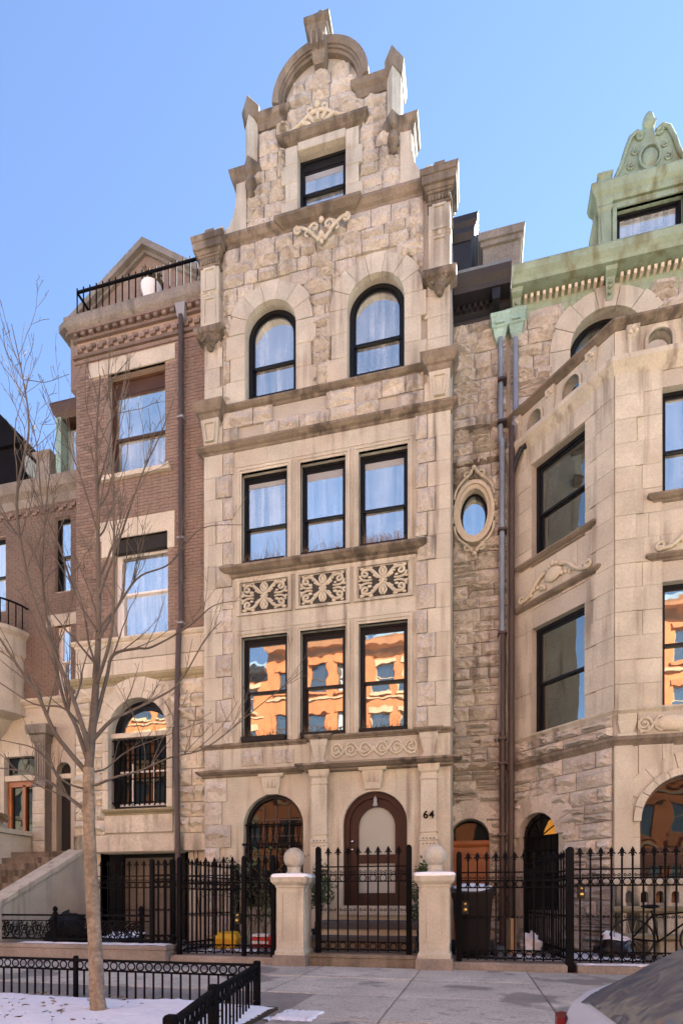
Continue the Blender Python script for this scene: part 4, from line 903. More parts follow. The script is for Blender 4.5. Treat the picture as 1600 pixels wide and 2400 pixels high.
# balustrade
part(G, 'balustrade', 'smooth_stone', lambda q: q.slab(rect(0.02, LB2-.02, 10.76, 11.34), [archpts(.52, .86, 10.84, 11.03, 12), archpts(1.36, 1.74, 10.84, 11.02, 12)], 0.0, .2), FB)
part(G, 'balustrade', 'smooth_stone', lambda q: q.slab(rect(XF0, XF1, 10.76, 11.34), [archpts(2.97, 3.36, 10.84, 11.02, 12), archpts(3.9, 4.3, 10.84, 11.02, 12)], 0.0, .2), FF)
for fr, xs in ((FB, (.25, 1.10, 2.0)), (FF, (2.72, 3.62))):
    for x in xs:
        p = part(G, 'baluster_pier', 'smooth_stone', lambda q: q.loft([[(x-k, .05, z), (x+k, .05, z), (x+k, -o, z), (x-k, -o, z)] for z, k, o in ((10.77, .10, .06), (10.84, .10, .06), (10.86, .07, .04), (11.1, .085, .05), (11.13, .10, .07), (11.33, .11, .08))]), fr)
        part(p, 'scroll', 'carved_stone', lambda q: q.sphere((x-.05, -.08, 11.2), .04, 6, 4).sphere((x+.05, -.08, 11.2), .04, 6, 4).sphere((x, -.08, 11.27), .035, 6, 4), fr, True)
for fr, x0, x1 in ((FB, .5, .88), (FB, 1.34, 1.76), (FF, 2.95, 3.38)):
    cx = (x0+x1)/2; r = (x1-x0)/2-.02
    part(G, 'arch_ring', 'smooth_stone', lambda q: q.ring(archpts(x0-.03, x1+.03, 10.78, 11.02, 12), archpts(x0+.02, x1-.02, 10.78, 11.02, 12), -.04, .05), fr)
# windows
for fr, a in ((FB, U), (FB, LW)): sash_window(G, fr, *a, yr=.14, pm='pane_dim', ft=.07, split=.48)
sash_window(G, FF, *FU, yr=.14, pm='pane', ft=.06, split=.45); sash_window(G, FF, *FLW, yr=.14, pm='pane_warm', ft=.05, split=.52)
sash_window(G, FR, AR[0], AR[1], 11.2, 13.39, yr=.16, rise=.72, zs=12.67, pm='pane_dim', split=.4, ft=.07)
gw = part(G, 'window', 'black_paint', lambda q: q.ring(archpts(*GA, 20), archpts(GA[0]+.08, GA[1]-.06, .97, 2.42, 20), .1, .22), FB)
part(gw, 'pane', 'pane_dark', lambda q: q.prism(archpts(GA[0]+.06, GA[1]-.05, .95, 2.42, 20), .18, .19), FB)
part(gw, 'lamp_shade', 'lamp_glow', lambda q: q.loft([[(x, .176, z) for x, z in ((.74, 2.43), (1.16, 2.43), (1.16, 2.58), (1.02, 2.78), (.86, 2.72))], [(x, .172, z) for x, z in ((.74, 2.43), (1.16, 2.43), (1.16, 2.58), (1.02, 2.78), (.86, 2.72))]]), FB)
for k in range(6): part(gw, 'grille_bar', 'iron', lambda q: bar(q, (.42+.15*k, .06, 1.0), (.42+.15*k, .06, 2.42), .022), FB)
for z in (1.5, 2.15, 2.42): part(gw, 'grille_rail', 'iron', lambda q: bar(q, (.34, .06, z), (1.24, .06, z), .026), FB)
for a in (30, 60, 90, 120, 150): part(gw, 'grille_bar', 'iron', lambda q: bar(q, (.79, .06, 2.42), (.79+.45*math.cos(R(a)), .06, 2.42+.45*math.sin(R(a))), .02), FB)
gd = part(G, 'entrance_door', 'brown_wood', lambda q: q.box(FD[0], FD[1], .16, .24, .3, 2.0).ring(archpts(FD[0], FD[1], 1.98, 2.5, 24), archpts(FD[0]+.06, FD[1]-.06, 2.04, 2.5, 24), .14, .24), FF)
part(gd, 'pane', 'pane_dark', lambda q: q.prism(archpts(FD[0]+.05, FD[1]-.05, 2.03, 2.5, 24), .19, .2).box(FD[0]+.2, FD[0]+.72, .148, .158, .6, 1.72), FF)
part(gd, 'letter_slot', 'brass', lambda q: q.box(FD[0]+.22, FD[0]+.66, .135, .16, 1.84, 1.90), FF)
part(gd, 'door_frame', 'mahogany', lambda q: q.box(FD[0], FD[1], .12, .17, 1.96, 2.04).ring(rect(FD[0]+.02, FD[0]+.80, .35, 1.92), rect(FD[0]+.18, FD[0]+.70, .55, 1.74), .13, .17), FF)
# sills, carved pediments
belt(.36, 1.98, 8.0, 8.13, .13, fr=FB, name='sill', **GB); belt(3.08, 4.95, 8.12, 8.26, .13, fr=FF, name='sill', **GB)
belt(.28, 2.08, 7.13, 7.26, .13, fr=FB, name='hood_mould', **GB); belt(3.05, 4.95, 7.08, 7.2, .13, fr=FF, name='hood_mould', **GB)
for fr, c, z, hwid in ((FB, 1.17, 7.28, .82), (FF, 4.0, 7.22, .9)):
    def crest(q):
        for sx in (-1, 1):
            tube2(q, [(c+sx*x*hwid, z+v) for x, v in bez((.98, .06), (.6, .02), (.55, .38), (.2, .42), 12)], -.07, .035, .045)
            tube2(q, spiral(c+sx*.93*hwid, z+.12, .085, 1.3, R(-90), sx, 12), -.07, .03, .02)
            for k in range(6): q.sphere((c+sx*(.25+.1*k)*hwid, -.05, z+.10+.16*rng.random()*(1-k/7)), .05*rng.uniform(.6, 1), 6, 4)
        q.sphere((c, -.06, z+.30), .17, 12, 8, (1.2, .35, .85)); q.sphere((c, -.06, z+.52), .06, 8, 5); q.sphere((c-.08, -.06, z+.48), .045, 8, 5); q.sphere((c+.08, -.06, z+.48), .045, 8, 5)
    part(G, 'carved_crest', 'carved_stone', crest, fr, True, 60)
acanthus_panel(G, FF, 2.80, 4.4, 4.02, 4.42, -.05, 'mortar', 1)
part(G, 'cartouche', 'carved_stone', lambda q: q.sphere((3.34, -.06, 4.22), .2, 14, 8, (1.25, .4, .72)), FF, True)
part(G, 'urn_block', 'smooth_stone', lambda q: q.loft([[(2.62-k, .02, z), (2.62+k, .02, z), (2.62+k, -.02-o, z), (2.62-k, -.02-o, z)] for z, k, o in ((4.02, .16, .06), (4.07, .16, .06), (4.09, .10, .02), (4.28, .16, .06), (4.31, .15, .05), (4.42, .16, .07))]), FF)
# green cornice
gc = part(G, 'cornice', 'green_paint', lambda q: q.mould(.74, 7.4, .3, 0, [(13.52, .03), (13.58, .07), (13.62, .05), (13.70, .09), (13.74, .06), (13.86, .08), (13.96, .09), (13.98, .42), (14.04, .45), (14.12, .53), (14.22, .56), (14.26, .54)], False), FR)
part(gc, 'roof_edge', 'green_paint', lambda q: q.box(.74, 7.4, -.5, .3, 14.262, 14.31), FR)
dn = MB().box(0, .055, -.17, 0, 0, .085).mesh('dentil', 'cream_stone')
x = 1.0
for k in range(30):
    if not (2.54 < x < 2.80): inst('dentil', dn, gc, FR.M @ Matrix.Translation((x, -.05, 13.84)))
    x += .125
for x in (.84, 2.68, 4.5):
    bk = part(gc, 'bracket', 'green_paint', lambda q: q.loft([[(x-k, .0, z), (x+k, .0, z), (x+k, -o, z), (x-k, -o, z)] for z, k, o in ((13.50, .06, .12), (13.62, .075, .15), (13.86, .085, .24), (13.90, .11, .34), (13.975, .12, .36))]), FR)
    part(bk, 'carving', 'green_paint', lambda q: q.sphere((x, -.23, 13.78), .04, 7, 5).sphere((x, -.2, 13.7), .035, 7, 5).sphere((x, -.17, 13.6), .035, 7, 5), FR, True)
gx = .82
g_ = pipe(G, [(gx, 1.14, 13.1), (gx, 1.12, 11.3), (gx-.06, 1.02, 11.0), (gx-.10, 1.02, 10.7)], .06, 'pipe_blue'); pipe(G, [(gx-.08, 1.0, 11.1), (gx-.10, 1.0, .1)], .062, 'pipe_brown')
pipe(G, [(1.02, .86, 10.55), (.92, .92, 10.55), (.82, .98, 10.35), (.75, 1.0, 10.1)], .055, 'cornice_black')
part(g_, 'leader_head', 'verdigris', lambda q: q.mould(gx-.10, gx+.13, 1.29, 1.13, [(13.12, -.05), (13.22, 0), (13.36, .03), (13.38, .06), (13.57, .07), (13.60, .09), (13.66, .09)]).box(gx-.06, gx+.1, 1.03, 1.1, 13.42, 13.48))
# green dormer
FD2 = Frame((0, 1.2, 0)); dx = 3.44
dr = part(G, 'dormer', 'green_paint', lambda q: q.slab(rect(dx-.98, dx+.98, 14.0, 15.62), [rect(dx-.62, dx+.62, 14.3, 15.36)], 0, .3).box(dx-.98, dx-.9, .3, 2.5, 14.0, 15.6).box(dx+.9, dx+.98, .3, 2.5, 14, 15.6).ring(rect(dx-.70, dx+.70, 14.25, 15.44), rect(dx-.62, dx+.62, 14.3, 15.36), -.03, .05), FD2)
sash_window(dr.parent, FD2, dx-.62, dx+.62, 14.3, 15.36, yr=.12, split=.12, pm='pane', ft=.05)
part(dr, 'cornice', 'green_paint', lambda q: q.mould(dx-.98, dx+.98, .3, -.03, [(15.50, .02), (15.56, .05), (15.60, .05), (15.66, .12), (15.78, .16), (15.82, .15)]), FD2)
for sx in (-1, 1):
    x = dx+sx*.86
    p = part(dr, 'pilaster', 'green_paint', lambda q: q.box(x-.12, x+.12, -.07, .02, 14.2, 15.35).loft([[(x-k, -.07, z), (x+k, -.07, z), (x+k, -.095, z), (x-k, -.095, z)] for z, k in ((14.3, .03), (15.2, .08))]).mould(x-.12, x+.12, .02, -.07, [(15.3, 0), (15.36, .04), (15.42, .02), (15.5, .05)]), FD2)
    part(dr, 'acroterion', 'green_paint', lambda q: q.box(x-.12, x+.12, -.1, .2, 15.8, 15.98).mould(x-.1, x+.1, .2, -.1, [(15.95, 0), (16.0, .05), (16.03, .05)]).lathe(x, .05, [(.09, 16.03), (.10, 16.12), (.07, 16.2), (.02, 16.24)], 10), FD2)
    part(dr, 'side_scroll', 'green_paint', lambda q: q.prism([(dx+sx*.98, 14.1), (dx+sx*1.28, 14.1), (dx+sx*1.22, 14.4), (dx+sx*1.12, 14.6), (dx+sx*1.12, 15.0), (dx+sx*1.04, 15.4), (dx+sx*.98, 15.45)], .05, .2), FD2)
hp = [(.82, 15.82), (.66, 15.95), (.54, 16.2), (.45, 16.5), (.36, 16.72), (.24, 16.80), (.12, 16.70), (.10, 16.66), (.07, 16.86), (.07, 16.9)]
pm_ = part(dr, 'pediment', 'green_paint', lambda q: q.prism([(dx+x, z) for x, z in hp]+[(dx-x, z) for x, z in reversed(hp)], 0, .25), FD2)
def pc2(q):
    for sx in (-1, 1):
        tube2(q, [(dx+sx*x, z) for x, z in hp[:7]], -.02, .045, .05)
        tube2(q, spiral(dx+sx*.17, 16.70, .075, 1.2, R(90), -sx, 10), -.02, .04, .025)
        tube2(q, spiral(dx+sx*.34, 16.15, .09, 1.3, R(90), -sx, 10), -.01, .025, .015); tube2(q, spiral(dx+sx*.42, 15.98, .08, 1.3, R(-90), sx, 10), -.01, .025, .015); tube2(q, spiral(dx+sx*.27, 16.42, .07, 1.3, R(90), -sx, 10), -.01, .025, .015)
    q.sphere((dx, -.01, 16.22), .17, 14, 8, (.95, .35, 1.25)); q.ring([(dx+.21*math.cos(a), 16.22+.27*math.sin(a)) for a in [2*math.pi*i/24 for i in range(24)]], [(dx+.17*math.cos(a), 16.22+.22*math.sin(a)) for a in [2*math.pi*i/24 for i in range(24)]], -.06, .02)
part(pm_, 'carving', 'green_paint', pc2, FD2, True, 60)
part(pm_, 'finial', 'green_paint', lambda q: q.mould(dx-.07, dx+.07, .2, 0, [(16.85, 0), (16.92, .05), (16.95, .05)]).lathe(dx, .08, [(.10, 16.95), (.12, 17.05), (.10, 17.15), (.05, 17.23), (.01, 17.25)], 12), FD2)
# low stone wing wall of its stoop
FW = Frame((0, -.8, 0))
ws = part(G, 'stoop_wall', 'drip_stone', lambda q: q.slab(rect(2.38, 5.2, .14, 1.36), [archpts(2.52+.24*k, 2.64+.24*k, 1.06, 1.20, 8) for k in range(9)], 0, .14), FW)
part(ws, 'coping', 'left_stone', lambda q: q.mould(2.36, 5.22, .16, 0, [(1.36, .0), (1.38, .05), (1.44, .06), (1.47, .04)]), FW)
part(ws, 'ledge', 'moss_stone', lambda q: q.mould(2.38, 5.2, .1, 0, [(.88, .0), (.92, .06), (.97, .07), (1.0, .02)]), FW)
part(ws, 'ledge', 'moss_stone', lambda q: q.mould(2.38, 5.2, .1, 0, [(.40, .0), (.44, .12), (.50, .13), (.53, .02)]), FW)
nb = thing('plain_townhouse', (10.8, 1, 0), 'brick townhouse right of the bay house, out of view, added for its shadow', 'house')  # unseen house added so its shadow covers the street and car
part(nb, 'wall', 'brick', lambda q: q.box(7.42, 14.5, .8, 10, 0, 15.6)); part(nb, 'cornice', 'cornice_black', lambda q: q.mould(7.42, 14.5, 1, .8, [(14.9, .02), (15.2, .1), (15.3, .4), (15.6, .5)]))
nb = thing('plain_townhouse', (-17.5, 1, 0), 'brick townhouse far left, outside the picture', 'house')
part(nb, 'wall', 'brick', lambda q: q.box(-21, -14.05, 1.0, 10, 0, 13.6)); part(nb, 'cornice', 'cornice_black', lambda q: q.mould(-21, -14.05, 1.1, 1.0, [(12.9, .02), (13.2, .1), (13.3, .4), (13.6, .5)]))

# ================================================================== gate pillars
def gate_pillar(xc, label):
    yc = -2.22; t = thing('gate_pillar', (xc, yc, 0), label, 'pillar', 'stone gate pillars'); fr = Frame((xc, yc, 0)); w2 = .235
    part(t, 'base', 'kerb_stone', lambda q: q.plan([(-.29, -.29), (.29, -.29), (.29, .29), (-.29, .29)], [(-.02, 1), (.16, 1), (.18, .97)]), fr)
    sh = part(t, 'shaft', 'smooth_stone', lambda q: q.plan([(-w2, -w2), (w2, -w2), (w2, w2), (-w2, w2)], [(.18, 1.10), (.24, 1.10), (.27, 1.02), (.30, 1), (1.32, 1)]), fr)
    for k in range(4):
        f2 = Frame((xc, yc, 0), R(90*k)); part(sh, 'panel', 'smooth_stone', lambda q: q.ring(rect(-.15, .15, .42, 1.24), rect(-.125, .125, .445, 1.215), -w2-.012, -w2+.01).box(-.115, .115, -w2-.006, -w2+.01, .455, 1.205), f2)
    part(t, 'cap', 'smooth_stone', lambda q: q.plan([(-w2, -w2), (w2, -w2), (w2, w2), (-w2, w2)], [(1.30, 1.0), (1.32, 1.06), (1.35, 1.08), (1.37, 1.18), (1.41, 1.32), (1.47, 1.36), (1.49, 1.34), (1.51, 1.2)]), fr)
    part(t, 'ball_neck', 'smooth_stone', lambda q: q.lathe(0, 0, [(.19, 1.50), (.19, 1.54), (.14, 1.56), (.11, 1.60), (.12, 1.66), (.13, 1.67)], 24), fr, True)
    part(t, 'ball', 'smooth_stone', lambda q: q.sphere((0, 0, 1.82), .182, 28, 18), fr, True, 80)
    r = random.Random(int(xc*100)); n = 30
    sn = MB().loft([[(.325*k*math.copysign(abs(math.cos(a))**.25, math.cos(a))+r.uniform(-.012, .012), .325*k*math.copysign(abs(math.sin(a))**.25, math.sin(a))+r.uniform(-.012, .012), z) for a in [2*math.pi*i/n for i in range(n)]] for z, k in ((1.485, 1.0), (1.52, 1.0), (1.545, .92), (1.555, .55))]).build('pillar_snow', 'snow', None, fr, True, 70)
    tag(sn, 'rim of snow lying on the cap of the '+('left' if xc < -2 else 'right')+' gate pillar', 'snow', 'snow on the gate pillars')
gate_pillar((PX(650, -2.45)+PX(709, -2.45))/2+.0, 'panelled stone gate pillar with ball, left of the main gate')
gate_pillar((PX(981, -2.45)+PX(1053, -2.45))/2, 'panelled stone gate pillar with ball, right of the main gate')

# ================================================================== iron fences and gates
def picket(h, w=.024, fin=True):
    b = MB(); top = h-.13 if fin else h
    b.loft([[(sx*w/2, sy*w/2, z) for sx, sy in ((-1,-1), (1,-1), (1,1), (-1,1))] for z in (0, top)])
    if fin:
        b.loft([[(r*math.cos(a), r*math.sin(a)*.7, z) for a in [2*math.pi*i/6 for i in range(6)]] for r, z in ((.014, top), (.034, top+.012), (.014, top+.026), (.014, top+.045), (.036, top+.075), (.024, top+.10), (.003, top+.14))])
        b.tube([(-.055, 0, top+.03), (-.04, 0, top+.055), (-.012, 0, top+.035), (.012, 0, top+.035), (.04, 0, top+.055), (.055, 0, top+.03)], .012, 5)
    return b.mesh('picket', 'iron')
def torus_mesh(r, t, n=16):
    b = MB(); rings = []
    for i in range(n+1):
        a = 2*math.pi*i/n; rings.append([((r+t*math.cos(k))*math.cos(a), t*math.sin(k), (r+t*math.cos(k))*math.sin(a)) for k in (0, 1.57, 3.14, 4.71)])
    b.loft(rings, cap=False); return b.mesh('ring', 'iron', True, 60)
def scroll_mesh(s):
    b = MB()
    for sx in (-1, 1): tube2(b, spiral(sx*s*.5, 0, s*.42, 1.1, R(180 if sx > 0 else 0), sx, 10), 0, .007, .006, 4)
    return b.mesh('scroll', 'iron')
def iron_fence(name, label, cat, p0, p1, zb, h, n, posts=(1, 1), group=None, ptop=.02, plan_h=None, pw=.07):
    """h = height of the finial tips above zb"""
    p0, p1 = Vector((*p0, 0)), Vector((*p1, 0)); L_ = (p1-p0).length; ang = math.atan2(p1.y-p0.y, p1.x-p0.x)
    t = thing(name, (p0.x, p0.y, zb), label, cat, group); fr = Frame((p0.x, p0.y, 0), ang); k = h/2.02
    for z in (.0, .15, 1.30, 1.43, 1.58): part(t, 'rail', 'iron', lambda q: q.box(0, L_, -.011, .011, zb+.05+z*k, zb+.072+z*k), fr)
    pm = picket(h-.03); g = L_/(n+1); rm = torus_mesh(min(.062*k, g*.46), .0085); sm = scroll_mesh(g*.42)
    for i in range(n): inst('picket', pm, t, fr.M @ Matrix.Translation((g*(i+1), 0, zb+.03)))
    for i in range(n+1):
        for z in (.086, 1.376): inst('ring', rm, t, fr.M @ Matrix.Translation((g*(i+.5), 0, zb+.05+z*k)))
        inst('scroll', sm, t, fr.M @ Matrix.Translation((g*(i+.5), 0, zb+.05+.78*k)))
        inst('scroll', sm, t, fr.M @ Matrix.Translation((g*(i+.5), 0, zb+.05+1.50*k)))
    for j, x in enumerate((0, L_)):
        if posts[j]: part(t, 'post', 'iron', lambda q: q.plan([(x-pw/2, -pw/2), (x+pw/2, -pw/2), (x+pw/2, pw/2), (x-pw/2, pw/2)], [(zb-.12, 1), (zb+h-.02, 1), (zb+h, .8), (zb+h+ptop, .4)]), fr)
    return t, fr, L_
def handle(t, fr, x, z, m='brass'):
    part(t, 'lock_plate', 'black_paint', lambda q: q.box(x-.05, x+.05, -.035, .02, z-.1, z+.1), fr)
    part(t, 'knob', m, lambda q: q.sphere((x, -.07, z-.03), .035, 10, 7).sphere((x, -.055, z+.06), .022, 8, 6).tube([(x, -.02, z-.03), (x, -.06, z-.03)], .012), fr, True)
FY = -2.2
iron_fence('iron_fence', 'black iron fence with spear tips, left of the left side gate', 'fence', (PX(421, FY), FY), (PX(566, FY), FY), .12, 1.74, 6, (1, 0), 'spear-topped iron fences')
t, fr, l = iron_fence('iron_gate', 'narrow black iron gate beside the left stone pillar', 'gate', (PX(572, FY), FY), (PX(640, FY), FY), .12, 1.74, 3, (1, 1), 'spear-topped iron gates'); handle(t, fr, -.10, .78)
t, fr, l = iron_fence('iron_gate', 'black iron main gate between the two ball-topped pillars', 'gate', (PX(746, FY), FY), (PX(958, FY), FY), .21, 1.78, 8, (1, 1), 'spear-topped iron gates', pw=.085)
t, fr, l = iron_fence('iron_gate', 'wide black iron gate in front of the black trash bin', 'gate', (PX(1075, FY), FY), (PX(1318, FY), FY), .12, 1.74, 10, (1, 0), 'spear-topped iron gates', pw=.085); handle(t, fr, .10, .98)
t, fr, l = iron_fence('iron_fence', 'black iron fence with spear tips, behind the parked car', 'fence', (PX(1334, FY), FY), (PX(1334, FY)+3.4, FY), .12, 1.78, 22, (1, 1), 'spear-topped iron fences', pw=.11); handle(t, fr, .16, 1.22)
iron_fence('iron_fence', 'black iron divider fence running back from the left corner post', 'fence', (PX(421, FY)+.02, FY+.1), (-4.93, -.25), .14, 1.72, 13, (0, 1), 'spear-topped iron fences')
iron_fence('iron_fence', 'black iron divider fence running back from the right gate post', 'fence', (1.37, FY+.12), (1.02, .75), .14, 1.74, 18, (0, 1), 'spear-topped iron fences')
iron_fence('iron_fence', 'short black iron fence at the left garden corner', 'fence', (PX(357, FY), FY), (PX(415, FY), FY), .29, 1.55, 3, (1, 0), 'spear-topped iron fences')
t_, fr_, l_ = iron_fence('iron_fence', 'black iron fence closing the basement area of the brick house', 'fence', (-8.05, -.75), (-6.15, -.75), .16, 1.78, 10, (1, 1), 'spear-topped iron fences')
# low ornate fence of the brick house
x0, x1, yy, zb = -10.6, PX(352, FY), -2.22, .29
lf = thing('garden_fence', (x0, yy, zb), 'low black iron fence with dense scrolls in front of the brick house', 'fence')
part(lf, 'rail', 'iron', lambda q: q.box(x0, x1, yy-.02, yy+.02, .80, .835)); part(lf, 'rail', 'iron', lambda q: q.box(x0, x1, yy-.02, yy+.02, .35, .38)); part(lf, 'rail', 'iron', lambda q: q.box(x0, x1, yy-.015, yy+.015, .70, .72))
for px in (-130, 0, 130, 236, 331):
    x = PX(px, yy); part(lf, 'post', 'iron', lambda q: q.lathe(x, yy, [(.045, .28), (.045, .36), (.032, .38), (.032, .80), (.05, .83), (.05, .86), (.03, .88), (.045, .92), (.045, .95), (.015, .99)], 10), F0, True, 50)
pxs = [PX(p, yy) for p in (-130, 0, 130, 236, 331)]
for a, b_ in zip(pxs[:-1], pxs[1:]):
    r = random.Random(int(b_*50)); wdt = b_-a
    def ent(q):
        for k in range(8):
            c = a+wdt*(k+.5)/8; d = 1 if k % 2 else -1
            tube2(q, spiral(c, .53+.03*d, .125, 1.7, R(90*d), d, 18), yy, .012, .008, 5); tube2(q, spiral(c+.07, .62-.04*d, .07, 1.3, R(-90), -d, 12), yy, .011, .007, 5)
            tube2(q, [(c-.1+u*.2, .38+v*.3) for u, v in bez((0, 0), (.6, .3), (.2, .7), (1, 1), 8)], yy, .010, .008, 5)
            for m_ in range(3): tube2(q, [(c+r.uniform(-.12, .12), .40), (c+r.uniform(-.12, .12), .55), (c+r.uniform(-.12, .12), .69)], yy, .008, .006, 4)
    part(lf, 'scrollwork', 'iron', ent)
# tree guard
tg = thing('tree_guard', (-2.2, -6.0, 0), 'low black iron hoop-topped guard round the snowy tree bed', 'tree guard')
def guard_run(p0, p1, n, zt=.44, z0=.02, pw=.05):
    p0, p1 = Vector((*p0, 0)), Vector((*p1, 0)); L_ = (p1-p0).length; ang = math.atan2(p1.y-p0.y, p1.x-p0.x); fr = Frame(tuple(p0), ang)
    part(tg, 'rail', 'iron', lambda q: q.box(0, L_, -.02, .02, zt-.025, zt), fr); part(tg, 'rail', 'iron', lambda q: q.box(0, L_, -.012, .012, zt-.135, zt-.115), fr)
    g = L_/n; bm_ = MB().box(-.008, .008, -.008, .008, z0, zt-.12).mesh('baluster', 'iron'); rm = torus_mesh(.043, .009)
    for i in range(1, n): inst('baluster', bm_, tg, fr.M @ Matrix.Translation((g*i, 0, 0)))
    for i in range(n): inst('ring', rm, tg, fr.M @ Matrix.Translation((g*(i+.5), 0, zt-.07)))
    return fr, L_
guard_run((-6.6, -5.90), (-2.2, -5.98), 40); guard_run((-2.2, -6.0), (-1.9, -7.6), 13); guard_run((-1.9, -7.62), (-1.62, -8.7), 9)
for x, y, w2 in ((-2.2, -5.99, .03), (-1.9, -7.61, .03), (-1.62, -8.7, .03), (-4.4, -5.94, .02), (-6.6, -5.9, .03)):
    part(tg, 'post', 'iron', lambda q: q.plan([(x-w2, y-w2), (x+w2, y-w2), (x+w2, y+w2), (x-w2, y+w2)], [(-.05, 1), (.46, 1), (.475, .7)]))

# ================================================================== bare street tree
TY = -6.89
def tp(px, py, dy=0.): return Vector((PX(px, TY+dy), TY+dy, PZ(px, py, TY+dy)))
TR = thing('street_tree', (PX(237, TY), TY, 0), 'slender bare street tree in the snowy bed, winter branches', 'tree')
trunk = [(237, 2392, .098), (234, 2375, .077), (228, 2330, .066), (222, 2200, .060), (214, 2040, .055), (209, 1900, .052), (208, 1800, .050)]
def trunk_mesh(q):
    r_ = random.Random(5); P = []; N_ = 16
    for i in range(len(trunk)-1):
        for k in range(9):
            t = k/9; P.append((tp(*[trunk[i][m]+(trunk[i+1][m]-trunk[i][m])*t for m in (0, 1)]), trunk[i][2]+(trunk[i+1][2]-trunk[i][2])*t))
    P.append((tp(208, 1800), .05)); rings = []
    for i, (p, rad) in enumerate(P):
        sw = 1.07 if i % 13 == 6 else 1.03 if i % 13 in (5, 7) else 1.0
        rings.append([(p.x+rad*sw*(1+.05*math.sin(3*a+i*.21)+.03*math.sin(5*a-i*.37)+r_.uniform(-.025, .025))*math.cos(a), p.y+rad*sw*(1+.05*math.sin(3*a+i*.21)+r_.uniform(-.025, .025))*math.sin(a), p.z) for a in [2*math.pi*m/N_ for m in range(N_)]])
    q.loft(rings)
    for i, a in ((30, -1.9), (38, -.9), (45, -2.3), (24, -1.2), (49, -1.5)):
        p, rad = P[i]; q.sphere((p.x+rad*.93*math.cos(a), p.y+rad*.93*math.sin(a), p.z), .017, 8, 5, (1, 1, 1.4))
part(TR, 'trunk', 'bark', trunk_mesh, F0, True, 80)
tr = random.Random(11); br = MB()
def smooth(pts, n=5):
    out = []
    for i in range(len(pts)-1):
        p0, p1, p2, p3 = pts[max(0, i-1)], pts[i], pts[i+1], pts[min(len(pts)-1, i+2)]
        for k in range(n):
            t = k/n; out.append(.5*((2*p1)+(p2-p0)*t+(2*p0-5*p1+4*p2-p3)*t*t+(3*p1-p0-3*p2+p3)*t**3))
    out.append(pts[-1]); return out
def limb(pts, r0, r1, lvl=0):
    P = smooth(pts, 5) if len(pts) > 2 else pts; n = len(P)
    L_ = sum((P[i+1]-P[i]).length for i in range(n-1))
    rads = [r0+(r1-r0)*(i/(n-1))**.8 for i in range(n)]
    br.tube(P, rads, 8 if r0 > .02 else 5 if r0 > .008 else 4)
    if lvl >= 3: return
    cnt = int(L_/(.22, .22, .24)[lvl])+1
    for k in range(cnt):
        f_ = tr.uniform(.22, 1.0); i = min(n-2, int(f_*(n-1))); base = P[i]; d = (P[i+1]-P[i]).normalized()
        side_ = Vector((tr.uniform(-1, 1), tr.uniform(-.9, .9), tr.uniform(-.2, .9))).normalized()
        dr_ = (d*tr.uniform(.5, 1.0)+side_*tr.uniform(.5, .9)+Vector((0, 0, tr.uniform(.1, .55)))).normalized()
        ln = L_*(1-f_*.55)*tr.uniform(.22, .48)*(1 if lvl == 0 else .9); ln = min(ln, (1.1, .6, .35)[lvl])
        rr = min(rads[i]*.6, .011/(lvl+1)+.002); q = [base.copy()]; m = max(3, int(ln/.09)); dd = dr_.copy()
        for _ in range(m):
            dd = (dd+Vector((tr.uniform(-.16, .16), tr.uniform(-.16, .16), tr.uniform(-.06, .18)))).normalized(); q.append(q[-1]+dd*(ln/m))
        limb(q, rr, .0022, lvl+1 if len(q) < 12 else lvl+1)
